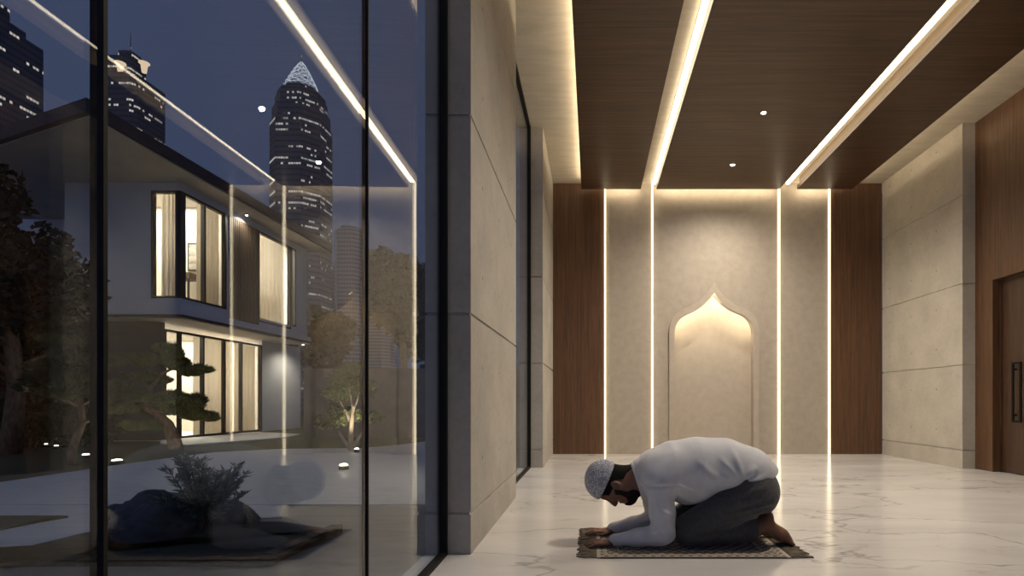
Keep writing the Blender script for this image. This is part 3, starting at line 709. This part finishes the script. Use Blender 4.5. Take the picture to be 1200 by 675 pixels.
# ------------------------------------------------------------------ skyline
def tower(name, u0, u1, vt, dd, mat, label, prof=None, depth=None, rot=.5):
    a, b = pp(u0, vt, dd), pp(u1, vt, dd); w = b.x - a.x; c = (a.x + b.x) / 2 * (1 + w / 2 / dd)
    t = thing('skyscraper', (c, dd + w / 2, 0), label, 'skyscraper', 'skyscrapers on the skyline'); return t, c, w, a.z
def octo(bm, c, dd, w, z0, z1, cut=.22, dp=1.0):
    h = w / 2; k = w * cut
    p = [(-h + k, -h), (h - k, -h), (h, -h + k), (h, h - k), (h - k, h), (-h + k, h), (-h, h - k), (-h, -h + k)]
    prism(bm, [(c + x, dd + y * dp) for x, y in p], z0, z1)
D = 320
t, c, w, zt_ = tower('a', 323, 384, 118, D, 'tower_a', 'tall tower with a glowing pointed lattice crown behind the house')
z = lambda v: pp(0, v, D + w / 2).z
bm = B(); octo(bm, c, D + w / 2, w, -5, z(150), .25); octo(bm, c, D + w / 2, w * .95, z(150), z(134), .27); octo(bm, c, D + w / 2, w * .86, z(134), z(120), .28); octo(bm, c, D + w / 2, w * .8, z(120), z(113), .28); octo(bm, c, D + w / 2, w * .62, z(113), z(107), .3)
obj('shaft', bm, 'tower_a', t)
bm = B(); b0 = w * .33; zb, za = z(106), z(72)
lv = 6; 
def cr(k, a): 
    q = k / lv; r = b0 * (1 - q) ** .8 + .15; return Vector((c + r * math.cos(a), D + w / 2 + r * math.sin(a), zb + (za - zb) * q))
na = 8
for k in range(lv):
    for j in range(na):
        a0_, a1_ = 2 * math.pi * j / na, 2 * math.pi * (j + 1) / na
        tube(bm, [cr(k, a0_), cr(k + 1, a1_)], .08, 4); tube(bm, [cr(k, a1_), cr(k + 1, a0_)], .08, 4)
        if k: tube(bm, [cr(k, a0_), cr(k, a1_)], .07, 4)
h = obj('crown', bm, 'crown', t); h['label'] = 'glowing white lattice crown'
bm = B(); tube(bm, [(c, D + w / 2, za - 1), (c, D + w / 2, z(62))], [.5, .15], 6); obj('spire', bm, 'tower_b', t)
D = 340; z = lambda v: pp(0, v, D).z
t, c, w, _ = tower('b', 127, 179, 80, D, 'tower_b', 'stepped tower with two warm lanterns left of the sky gap')
bm = B(); octo(bm, c, D + w / 2, w, -5, z(84), .1); octo(bm, c - w * .12, D + w / 2, w * .62, z(84), z(58), .15); octo(bm, c - w * .02, D + w / 2, w * .36, z(58), z(48), .2); obj('shaft', bm, 'tower_b', t)
for uu in (141, 169):
    p = pp(uu, 77, D + w * .10); bm = B()
    lathe(bm, [(1.3, -4.4), (1.7, -1.2), (1.9, .6), (3.0, 1.3), (3.0, 1.8)], (p.x, p.y, p.z), 12); obj('lantern', bm, 'crown_warm', t)
bm = B(); tube(bm, [(c, D + w / 2, z(49)), (c, D + w / 2, z(20))], [.45, .12], 6); obj('spire', bm, 'tower_b', t)
D = 260; z = lambda v: pp(0, v, D).z
t, c, w, _ = tower('c', -40, 26, 20, D, 'tower_b', 'broad tower with lit floors cut by the left edge')
bm = B(); octo(bm, c, D + w / 2, w, -5, z(20), .08); octo(bm, c - w * .05, D + w / 2, w * .72, z(20), z(4), .12); octo(bm, c - w * .1, D + w / 2, w * .45, z(4), z(-20), .15); obj('shaft', bm, 'tower_b', t)
D = 420; z = lambda v: pp(0, v, D).z
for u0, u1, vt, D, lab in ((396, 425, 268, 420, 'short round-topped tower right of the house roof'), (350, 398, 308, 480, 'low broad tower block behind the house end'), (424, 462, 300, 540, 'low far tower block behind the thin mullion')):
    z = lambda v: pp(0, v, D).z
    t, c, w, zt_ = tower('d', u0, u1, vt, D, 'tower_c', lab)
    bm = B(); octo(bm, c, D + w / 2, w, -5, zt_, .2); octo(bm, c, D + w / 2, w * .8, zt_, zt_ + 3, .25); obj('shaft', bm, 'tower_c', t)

# ------------------------------------------------------------------ dusk sky
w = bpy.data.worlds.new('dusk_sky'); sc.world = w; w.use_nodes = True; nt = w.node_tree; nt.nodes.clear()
o = nt.nodes.new('ShaderNodeOutputWorld'); bg = nt.nodes.new('ShaderNodeBackground'); tc = nt.nodes.new('ShaderNodeTexCoord')
sx = nt.nodes.new('ShaderNodeSeparateXYZ'); rm = nt.nodes.new('ShaderNodeValToRGB')
nt.links.new(tc.outputs['Generated'], sx.inputs[0]); nt.links.new(sx.outputs[2], rm.inputs[0])
rm.color_ramp.elements[0].position = 0; rm.color_ramp.elements[0].color = (*lin(60, 69, 94), 1)
rm.color_ramp.elements[1].position = .75; rm.color_ramp.elements[1].color = (*lin(68, 78, 106), 1)
# the western half of the sky, behind the camera, still holds the last daylight
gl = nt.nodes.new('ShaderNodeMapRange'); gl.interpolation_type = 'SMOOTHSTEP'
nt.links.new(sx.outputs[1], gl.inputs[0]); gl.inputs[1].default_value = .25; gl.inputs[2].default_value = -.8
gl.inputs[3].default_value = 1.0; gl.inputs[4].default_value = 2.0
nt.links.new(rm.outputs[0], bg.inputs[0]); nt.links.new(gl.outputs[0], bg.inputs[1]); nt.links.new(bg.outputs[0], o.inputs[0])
# ---- person and rug materials
M['skin'] = mottled('warm_brown_skin', (.145, .066, .040), (.205, .098, .062), 9, .5, .12, 90, Subsurface_Weight=.08)
def knit(name, c1, c2, s1, s2, rough, bump, sheen=.2):
    m = MB(name); v = m.coord()
    w1 = m.n('ShaderNodeTexWave', {'Vector': v, 'Scale': s1, 'Distortion': 1.2, 'Detail': 1.0}, wave_type='BANDS', bands_direction='DIAGONAL').outputs['Fac']
    n = m.noise(v, s2, 4, .6)
    col = m.ramp(n, [(.3, c1), (.7, c2)])
    return m.principled(col, rough, m.bump(m.math('ADD', w1, n), bump, .002), Sheen_Weight=sheen)
M['sweater'] = knit('white_fine_knit', (.585, .595, .635), (.66, .67, .70), 120, 14, .9, .25)
M['trousers'] = knit('charcoal_heather_cloth', (.040, .041, .044), (.075, .076, .080), 140, 60, .9, .25)
def crochet():
    m = MB('crocheted_white_yarn'); v = m.coord()
    vo = m.n('ShaderNodeTexVoronoi', {'Vector': v, 'Scale': 105.0, 'Randomness': .55}).outputs['Distance']
    col = m.ramp(vo, [(.25, (.66, .68, .75)), (.62, (.26, .265, .30))])
    return m.principled(col, .95, m.bump(m.math('SUBTRACT', 1.0, vo), .9, .005))
M['crochet'] = crochet()
M['hair'] = mottled('black_short_hair', (.004, .0035, .003), (.010, .008, .007), 60, .8, .7, 240, Specular_IOR_Level=.15)
M['beard'] = mottled('black_trimmed_beard', (.011, .0075, .006), (.030, .019, .014), 70, .85, .7, 260, Specular_IOR_Level=.15)
M['fringe'] = mottled('beige_brown_fringe', (.10, .08, .056), (.19, .155, .11), 30, .95, .2, 200)
def rugmat():
    m = MB('woven_prayer_rug'); v = m.coord(); x = m.xyz(v)
    hx, hy = (RX1_ - RX0_) / 2, (RYb_ - RYa_) / 2
    ax_ = m.math('SUBTRACT', hx, m.math('ABSOLUTE', x[0])); ay = m.math('SUBTRACT', hy, m.math('ABSOLUTE', x[1]))
    e = m.math('MINIMUM', ax_, ay)                            # distance to the edge
    cream, dark, brown = (.42, .36, .28), (.022, .017, .015), (.085, .055, .036)
    def sn(a, f): return m.math('SINE', m.math('MULTIPLY', a, f))
    mot = m.math('MULTIPLY', sn(x[0], 128.0), sn(x[1], 128.0))
    mot2 = m.math('ADD', sn(m.math('ADD', x[0], x[1]), 96.0), sn(m.math('SUBTRACT', x[0], x[1]), 96.0))
    vo = m.n('ShaderNodeTexVoronoi', {'Vector': v, 'Scale': 42.0, 'Randomness': .35}).outputs['Distance']
    fl = m.math('GREATER_THAN', m.math('ADD', mot2, m.math('MULTIPLY', vo, 1.6)), .95)
    field = m.mix(fl, dark, (.24, .195, .145))
    guard = m.mix(m.math('GREATER_THAN', mot, .12), cream, dark)
    main = m.mix(m.math('GREATER_THAN', m.math('ADD', mot, m.math('MULTIPLY', vo, .8)), .42), brown, cream)
    def band(col, a, b, base):
        k = m.math('MULTIPLY', m.math('GREATER_THAN', e, a), m.math('LESS_THAN', e, b)); return m.mix(k, base, col)
    c = field
    c = band(main, .055, .115, c); c = band(cream, .115, .124, c); c = band(dark, .124, .130, c)
    c = band(cream, .047, .055, c); c = band(guard, .016, .047, c); c = band(cream, .006, .016, c); c = band(brown, -1, .006, c)
    # cream end strips inside the fringe
    c = m.mix(m.math('LESS_THAN', ax_, .022), c, cream)
    n = m.noise(v, 320, 2)
    return m.principled(c, .95, m.bump(n, .5, .003), Sheen_Weight=.15)
RX0_, RX1_, RYa_, RYb_ = .022, 1.036, 2.838, 3.50
M['rug'] = rugmat()

# ================================================================== PERSON (signed-distance modelling, metres)
class Field:
    def __init__(s, lo, hi, h):
        s.lo = np.array(lo, float); s.h = h; s.n = np.ceil((np.array(hi) - s.lo) / h).astype(int) + 1
        s.ax = [s.lo[i] + np.arange(s.n[i]) * h for i in range(3)]
        s.d = np.full(s.n, 9.0, np.float32)
    def grid(s, lo, hi):
        sl = []; ax = []
        for i in range(3):
            a = max(0, int((lo[i] - s.lo[i]) / s.h)); b = min(s.n[i], int((hi[i] - s.lo[i]) / s.h) + 2)
            sl.append(slice(a, max(b, a + 1))); ax.append(s.ax[i][sl[-1]])
        return tuple(sl), ax[0][:, None, None], ax[1][None, :, None], ax[2][None, None, :]
    def add(s, fn, lo, hi, k=.02, sub=False):
        m = .06; sl, x, y, z = s.grid([l - m for l in lo], [q + m for q in hi])
        v = fn(x, y, z).astype(np.float32); c = s.d[sl]
        if sub: a, b = -c, v; 
        else: a, b = c, v
        hh = np.maximum(k - np.abs(a - b), 0) / k if k > 0 else 0
        r = np.minimum(a, b) - hh * hh * k * .25
        s.d[sl] = -r if sub else r
    def cap(s, a, b, ra, rb, k=.02, ys=1.0, sub=False):     # tapered capsule; ys < 1 widens it across the body
        a = np.array(a, float); b = np.array(b, float); r = max(ra, rb) / ys
        sc_ = np.array([1, ys, 1]); A = a * sc_; D_ = (b - a) * sc_; L = max(D_ @ D_, 1e-9)
        def fn(x, y, z):
            px, py, pz = x - A[0], y * ys - A[1], z - A[2]
            t = np.clip((px * D_[0] + py * D_[1] + pz * D_[2]) / L, 0, 1)
            return np.sqrt((px - t * D_[0]) ** 2 + (py - t * D_[1]) ** 2 + (pz - t * D_[2]) ** 2) - (ra + (rb - ra) * t)
        s.add(fn, np.minimum(a, b) - r, np.maximum(a, b) + r, k, sub)
    def ell(s, c, r, k=.02, fr=None, sub=False):            # ellipsoid, optional frame (three axes)
        c = np.array(c, float); E = np.eye(3) if fr is None else np.array(fr, float); m = max(r)
        def fn(x, y, z):
            q = [x - c[0], y - c[1], z - c[2]]
            l = [(q[0] * E[i][0] + q[1] * E[i][1] + q[2] * E[i][2]) for i in range(3)]
            k0 = np.sqrt(sum((l[i] / r[i]) ** 2 for i in range(3))); k1 = np.sqrt(sum((l[i] / r[i] ** 2) ** 2 for i in range(3))) + 1e-9
            return k0 * (k0 - 1) / k1
        s.add(fn, c - m, c + m, k, sub)
    def full(s): return s.ax[0][:, None, None], s.ax[1][None, :, None], s.ax[2][None, None, :]
    def mesh(s, smooth=1):
        d = s.d; neg = d < 0; n = s.n
        acc = np.zeros(tuple(n - 1) + (3,), np.float32); cnt = np.zeros(tuple(n - 1), np.float32)
        corners = [(i, j, k) for i in (0, 1) for j in (0, 1) for k in (0, 1)]
        g = lambda a, c: a[c[0]:n[0] - 1 + c[0], c[1]:n[1] - 1 + c[1], c[2]:n[2] - 1 + c[2]]
        for c in corners:
            for ax in range(3):
                if c[ax]: continue
                e = list(c); e[ax] = 1
                d0, d1 = g(d, c), g(d, e); m = g(neg, c) != g(neg, e)
                t = np.where(m, d0 / np.where(m, d0 - d1, 1), 0)
                for q in range(3):
                    acc[..., q] += np.where(m, c[q] + (t if q == ax else 0), 0)
                cnt += m
        has = cnt > 0; idx = np.full(tuple(n - 1), -1, np.int64); idx[has] = np.arange(has.sum())
        ijk = np.argwhere(has); V = s.lo + (ijk + acc[has] / cnt[has][:, None]) * s.h
        faces = []
        for ax in range(3):
            o1, o2 = [(1, 2), (2, 0), (0, 1)][ax]
            a = [slice(None)] * 3; b = [slice(None)] * 3; a[ax] = slice(0, -1); b[ax] = slice(1, None)
            n0, n1 = neg[tuple(a)], neg[tuple(b)]
            P_ = np.argwhere(n0 != n1)
            ok = (P_[:, o1] > 0) & (P_[:, o2] > 0) & (P_[:, o1] < n[o1] - 1) & (P_[:, o2] < n[o2] - 1); P_ = P_[ok]
            fl = n0[tuple(P_.T)]
            def at(d1, d2):
                q = P_.copy(); q[:, o1] -= d1; q[:, o2] -= d2; return idx[tuple(q.T)]
            q = np.stack([at(1, 1), at(0, 1), at(0, 0), at(1, 0)], 1); q[~fl] = q[~fl][:, ::-1]; faces.append(q)
        Fc = np.concatenate(faces)
        for _ in range(smooth):                               # light Laplacian smoothing
            A = np.zeros_like(V); w = np.zeros(len(V))
            for i in range(4):
                u_, v_ = Fc[:, i], Fc[:, (i + 1) % 4]
                np.add.at(A, u_, V[v_]); np.add.at(A, v_, V[u_]); np.add.at(w, u_, 1); np.add.at(w, v_, 1)
            V = V * .5 + A / np.maximum(w, 1)[:, None] * .5
        return V, Fc
def place(name, fld, mat, parent, smooth=1):
    V, Fc = fld.mesh(smooth)
    me = bpy.data.meshes.new(name); me.from_pydata(V.tolist(), [], Fc.tolist())
    me.polygons.foreach_set('use_smooth', [True] * len(me.polygons)); me.materials.append(M[mat])
    o = bpy.data.objects.new(name, me); C.objects.link(o); o.parent = parent; return o
def poly_sd(px, pz, poly):                                   # signed distance to a polygon in side view
    d = np.full(np.broadcast(px, pz).shape, 1e9); s_ = np.ones_like(d)
    n = len(poly)
    for i in range(n):
        ax_, az_ = poly[i]; bx_, bz_ = poly[i - 1]
        ex, ez = bx_ - ax_, bz_ - az_; wx, wz = px - ax_, pz - az_
        t = np.clip((wx * ex + wz * ez) / (ex * ex + ez * ez), 0, 1)
        d = np.minimum(d, (wx - ex * t) ** 2 + (wz - ez * t) ** 2)
        c1 = pz >= az_; c2 = pz < bz_; c3 = ex * wz > ez * wx
        s_ = np.where((c1 & c2 & c3) | (~c1 & ~c2 & ~c3), -s_, s_)
    return s_ * np.sqrt(d)

RUGZ = .009
man = thing('person', (0, 3.18, RUGZ), 'person in white sweater and crocheted cap bowing in prayer on the rug', 'person')
# head frame: UPH towards the crown, FAH out of the face
HC = np.array([.105, 0, .335]); UPH = np.array([-.98, 0, .199]); FAH = np.array([-.199, 0, -.98]); SID = np.array([0, 1, 0])
FR = [UPH, FAH, SID]
hp_ = lambda a, b, y=0.0: HC + UPH * a + FAH * b + SID * y
def skull(f, off=0.0, k=.03):
    f.ell(hp_(.036, -.012), (.094 + off, .101 + off, .083 + off), k, FR)
    f.ell(hp_(-.045, .022), (.098 + off, .072 + off, .069 + off), .05, FR)
def headfull(f, off=0.0):
    skull(f, off)
    f.cap(hp_(-.12, .058, -.022), hp_(-.12, .058, .022), .034 + off, .034 + off, .04)          # chin
    for s_ in (-1, 1):
        f.cap(hp_(-.05, .0, s_ * .058), hp_(-.112, .045, s_ * .034), .022 + off, .026 + off, .035)  # jaw
        f.ell(hp_(-.028, .068, s_ * .042), (.026 + off, .022 + off, .024 + off), .025, FR)     # cheek
    f.cap(hp_(-.07, -.045), np.array([.335, 0, .375]), .066 + off, .076 + off, .05)             # neck
    f.cap(hp_(-.10, .0), np.array([.32, 0, .35]), .055 + off, .07 + off, .05)
f = Field((-.10, -.33, -.012), (1.24, .33, .56), .004)
headfull(f)
f.cap(hp_(.022, .083, -.034), hp_(.022, .083, .034), .012, .012, .025)                         # brow
f.cap(hp_(.008, .092), hp_(-.052, .118), .008, .0125, .014)                                    # nose bridge to tip
for s_ in (-1, 1):
    f.ell(hp_(-.056, .106, s_ * .0145), (.011, .012, .010), .010, FR)                          # nostril wings
    f.ell(hp_(-.006, .090, s_ * .034), (.016, .012, .020), .012, FR, sub=True)                 # eye sockets
    f.ell(hp_(-.006, .074, s_ * .034), (.0145, .0145, .0155), .004, FR)                        # closed lids
    f.ell(hp_(-.033, -.004, s_ * .084), (.037, .023, .012), .006, [UPH * .97 - FAH * .24, FAH * .97 + UPH * .24, SID])   # ear
    f.ell(hp_(-.029, .001, s_ * .097), (.022, .012, .008), .005, FR, sub=True)
    f.ell(hp_(-.052, .004, s_ * .080), (.011, .010, .008), .008, FR)                           # lobe
f.cap(hp_(-.081, .095, -.018), hp_(-.081, .095, .018), .0085, .0085, .008)                     # lips
f.cap(hp_(-.098, .091, -.015), hp_(-.098, .091, .015), .0095, .0095, .008)
f.cap(hp_(-.0895, .103, -.02), hp_(-.0895, .103, .02), .003, .003, .003, sub=True)
# trunk under the sweater keeps the body one continuous surface
f.cap((.33, 0, .40), (.62, 0, .42), .085, .12, .05, .75); f.cap((.62, 0, .42), (.92, 0, .33), .12, .12, .05, .8)
for s_ in (-1, 1):
    f.cap((.36, s_ * .10, .41), (.375, s_ * .165, .37), .06, .05, .04)
    f.cap((.375, s_ * .165, .37), (.40, s_ * .175, .085), .046, .036, .03)                     # upper arm
    f.cap((.40, s_ * .175, .075), (.13, s_ * .142, .035), .036, .023, .02)                     # forearm
    # hand, palm down on the rug
    hy = s_ * .138
    f.ell((.105, hy, .026), (.045, .030, .017), .02); f.ell((.075, hy, .022), (.042, .040, .0145), .015)
    for j, (o, l) in enumerate(((-.0315, .074), (-.0105, .086), (.0105, .080), (.0315, .060))):
        oo = o * (-s_) * -1                                # index lies on the thumb side (towards the middle)
        yy = hy - s_ * o * -1 if False else hy + s_ * (-o) * -1
        yi = hy - s_ * (-o)                                # o=-.0315 -> inner side
        yb_ = yi; kx = .047
        sp = (yi - hy) * .35
        f.cap((kx, yb_, .024), (kx - l * .45, yb_ + sp * .5, .0235), .0098, .0090, .006)
        f.cap((kx - l * .45, yb_ + sp * .5, .0235), (kx - l * .76, yb_ + sp * .8, .0145), .0090, .0080, .004)
        f.cap((kx - l * .76, yb_ + sp * .8, .0145), (kx - l, yb_ + sp, .0085), .0080, .0068, .004)
    f.cap((.108, hy - s_ * .024, .022), (.078, hy - s_ * .052, .015), .0125, .0105, .012)      # thumb leaves the inner side
    f.cap((.078, hy - s_ * .052, .015), (.050, hy - s_ * .060, .0105), .0100, .0080, .005)
    # leg and tucked foot
    f.cap((.95, s_ * .09, .31), (.56, s_ * .12, .085), .085, .06, .03); f.cap((.56, s_ * .12, .07), (.90, s_ * .10, .075), .055, .045, .03)
    f.cap((.86, s_ * .10, .085), (.945, s_ * .095, .105), .042, .038, .03)
    f.cap((.945, s_ * .095, .11), (.992, s_ * .09, .158), .040, .034, .03)                     # heel
    f.cap((.97, s_ * .092, .115), (1.075, s_ * .095, .055), .044, .034, .03, .8)               # mid foot
    f.cap((1.06, s_ * .095, .055), (1.105, s_ * .097, .030), .033, .022, .025, .62)            # ball
    for j, o in enumerate((-.036, -.016, .002, .019, .034)):
        f.cap((1.095, s_ * (.097 + o), .028), (1.140 - abs(o + .03) * .28, s_ * (.098 + o * 1.05), .010), .0125 if j else .0155, .0085 if j else .0115, .007)
np.maximum(f.d, .0 - f.full()[2], out=f.d)
body = place('body', f, 'skin', man, 1)

# sweater
f = Field((.05, -.36, -.01), (1.12, .36, .66), .0055)
sp_ = [((.36, .405), .105), ((.47, .425), .143), ((.61, .428), .163), ((.76, .433), .152), ((.90, .395), .140), ((.97, .345), .130)]
for (a, ra), (b, rb) in zip(sp_, sp_[1:]): f.cap((a[0], 0, a[1]), (b[0], 0, b[1]), ra, rb, .05, .78)
f.ell((.58, 0, .33), (.17, .17, .125), .05)                                                    # hanging belly
for s_ in (-1, 1):
    f.cap((.36, s_ * .07, .42), (.365, s_ * .15, .385), .082, .072, .07)
    f.ell((.43, s_ * .125, .40), (.13, .09, .115), .07)
    f.cap((.370, s_ * .157, .352), (.385, s_ * .178, .20), .073, .071, .045)
    f.cap((.385, s_ * .178, .20), (.392, s_ * .178, .085), .071, .062, .02)
    f.cap((.392, s_ * .178, .076), (.25, s_ * .160, .058), .063, .047, .02)
    f.cap((.25, s_ * .160, .058), (.135, s_ * .143, .040), .047, .032, .02)
    f.cap((.142, s_ * .144, .040), (.124, s_ * .141, .038), .035, .034, .006)                  # cuff
# collar
NK = np.array([-.945, 0, -.327]); NU = np.array([-.327, 0, .945]); CC = np.array([.262, 0, .348])
f.cap((.37, 0, .40), (.35, 0, .31), .098, .085, .05, .72)
f.ell(CC - NK * .03, (.05, .116, .104), .03, [NK, NU, SID])
f.ell(CC, (.020, .112, .094), .010, [NK, NU, SID])
x, y, z = f.full()
# folds gathering at the waist and across the back
def ridge(x0, z0, x1, z1, w, amp):
    L2_ = (x1 - x0) ** 2 + (z1 - z0) ** 2
    t = np.clip(((x - x0) * (x1 - x0) + (z - z0) * (z1 - z0)) / L2_, 0, 1)
    dd = (x - x0 - t * (x1 - x0)) ** 2 + (z - z0 - t * (z1 - z0)) ** 2
    return amp * np.exp(-dd / (w * w)) * np.sin(np.pi * np.clip(t * .8 + .15, 0, 1)) * np.clip(np.abs(y) / .10 - .4, 0, 1)
fold = 0
for q in ((.80, .375, .70, .50, .016, .011), (.82, .39, .78, .53, .016, .011), (.85, .40, .90, .46, .020, .014), (.80, .36, .62, .43, .016, .008), (.78, .345, .60, .35, .014, .007),
          (.86, .37, .96, .40, .016, .010), (.70, .36, .56, .50, .018, .006), (.46, .30, .56, .24, .015, .007), (.47, .36, .60, .30, .015, .006), (.84, .345, .93, .345, .013, .007)):
    fold = fold + ridge(*q)
for q in ((.265, .352, .475, .352, .008, .006), (.455, .352, .47, .23, .009, .004)): fold = fold - ridge(*q) * (np.abs(y) > .09)
for q in ((.36, .17, .46, .13, .013, .008), (.35, .12, .45, .10, .012, .007), (.37, .22, .46, .19, .013, .006), (.28, .075, .36, .10, .012, .006), (.34, .055, .42, .045, .012, .005)): fold = fold + ridge(*q)
for q in ((.82, .372, .90, .41, .012, .012), (.79, .385, .72, .46, .010, .006), (.81, .36, .70, .385, .010, .006)): fold = fold - ridge(*q)
f.d = f.d - np.asarray(fold, np.float32)
hem = (np.broadcast_to((x - .852) * .505 - (z - .292) * .863, f.d.shape)).astype(np.float32)   # > 0 beyond the hem
belly = np.maximum(hem, -1)
f.d = np.maximum(f.d, hem)
thigh_cut = np.broadcast_to((.185 + (x - .47) * .40) - z, f.d.shape) * .93
f.d = np.where(np.broadcast_to((x > .47) & (x < .9) & (np.abs(y) < .30), f.d.shape), np.maximum(f.d, np.where(np.broadcast_to(x > .47, f.d.shape), thigh_cut, -1)), f.d).astype(np.float32)
# neck opening: hollow the collar
f.ell(CC + NK * .018, (.026, .103, .084), .006, [NK, NU, SID], sub=True)
f.d = np.maximum(f.d, .004 - np.broadcast_to(z, f.d.shape)).astype(np.float32)
place('shirt', f, 'sweater', man, 1)

# trousers
f = Field((.40, -.33, -.012), (1.12, .33, .56), .0055)
f.cap((.86, 0, .36), (.925, 0, .315), .135, .140, .05, .80)
for s_ in (-1, 1):
    f.ell((.913, s_ * .085, .303), (.135, .115, .127), .05)
    f.cap((.91, s_ * .105, .285), (.74, s_ * .125, .205), .122, .100, .05); f.cap((.74, s_ * .125, .205), (.545, s_ * .13, .105), .100, .083, .04)
    f.cap((.54, s_ * .13, .080), (.60, s_ * .13, .075), .078, .076, .03)
    f.cap((.56, s_ * .125, .068), (.90, s_ * .105, .088), .070, .070, .012)
    f.cap((.885, s_ * .105, .088), (.912, s_ * .103, .092), .072, .073, .006)                   # hem of the leg
x, y, z = f.full(); fold = 0
for q in ((.97, .30, .70, .215, .012, .006), (1.0, .26, .78, .20, .012, .006), (.95, .34, .75, .29, .012, .005), (.88, .20, .62, .10, .012, .006), (.60, .19, .52, .10, .014, .006), (.70, .09, .60, .035, .012, .006), (.86, .10, .74, .07, .012, .005), (.98, .23, .86, .185, .01, .006)):
    fold = fold + ridge(*q)
f.d = f.d - np.asarray(fold, np.float32)
f.d = np.maximum(f.d, np.broadcast_to(np.where((z < .19), x - .918, -1.0), f.d.shape)).astype(np.float32)
f.d = np.maximum(f.d, .002 - np.broadcast_to(z, f.d.shape)).astype(np.float32)
place('trousers', f, 'trousers', man, 1)

# cap, hair, beard: thin shells over the head
def shell(name, off, poly, mat, k=0, yin=0.0):
    f = Field((-.09, -.14, .17), (.32, .14, .52), .003)
    if name == 'cap':
        skull(f, off); f.ell(hp_(.055, -.012), (.085 + off, .100 + off, .081 + off), .03, FR)
    else: headfull(f, off)
    if name == 'beard':
        f.cap(hp_(-.125, .060, -.02), hp_(-.125, .060, .02), .040, .040, .02)
        f.cap(hp_(-.077, .092, -.026), hp_(-.077, .096, .0), .008, .009, .006); f.cap(hp_(-.077, .096, 0), hp_(-.077, .092, .026), .009, .008, .006)
        for s_ in (-1, 1): f.cap(hp_(-.077, .092, s_ * .026), hp_(-.115, .075, s_ * .030), .008, .012, .008)
    x, y, z = f.full(); m = poly_sd(x[:, 0], z[0], poly)[:, None, :]
    f.d = np.maximum(f.d, m).astype(np.float32)
    if name == 'beard':                                       # leave the lips and cheeks bare
        f.ell(hp_(-.089, .112), (.012, .02, .020), .004, FR, sub=True)
    return place(name, f, mat, man, 1)
px2 = lambda u, v: ((u - U0) / 201, CAMZ - RUGZ - (v - V0) / 201)
shell('cap', .010, [px2(721.5, 530), px2(721.0, 541), px2(702.3, 584.5), px2(700, 600), px2(670, 600), px2(670, 530)], 'crochet')
shell('hair', .0055, [px2(716, 530), px2(742, 546), px2(733, 553), px2(729.5, 559), px2(719.5, 560), px2(717.5, 570), px2(713.5, 578), px2(707, 578), px2(703, 583), px2(696, 575)], 'hair')
shell('beard', .005, [px2(719, 570.5), px2(725, 571), px2(734, 573.5), px2(742, 571), px2(753, 576), px2(753, 602), px2(728, 602), px2(727, 592), px2(732, 589.5), px2(735, 585), px2(733, 580.5), px2(727, 577.5), px2(720.5, 577)], 'beard')

# ------------------------------------------------------------------ prayer rug
RX0, RX1, RYa, RYb = .022, 1.036, 2.838, 3.50
rug = thing('prayer_rug', ((RX0 + RX1) / 2, (RYa + RYb) / 2, 0), 'patterned dark and cream prayer rug with fringed ends under the kneeling person', 'rug')
bm = B(); bx(bm, RX0, RX1, RYa, RYb, .001, RUGZ, .003); obj('rug_pile', bm, 'rug', rug)
rnd = random.Random(4)
for x_, dx in ((RX0, -1), (RX1, 1)):
    bm = B(); n = 74
    for k in range(n):
        y_ = RYa + .004 + (RYb - RYa - .008) * (k + .5) / n; ln = rnd.uniform(.088, .108) if dx < 0 else rnd.uniform(.10, .125)
        s1, s2 = rnd.gauss(0, .006), rnd.gauss(0, .011)
        tube(bm, [(x_ - dx * .002, y_, .006), (x_ + dx * ln * .3, y_ + s1 * .5, .006 + rnd.uniform(0, .003)), (x_ + dx * ln * .7, y_ + s1, .0055), (x_ + dx * ln, y_ + s2, .0045)], [.0038, .0042, .0040, .0026], 5)
    h = obj('fringe', bm, 'fringe', rug, True); h['kind'] = 'stuff'
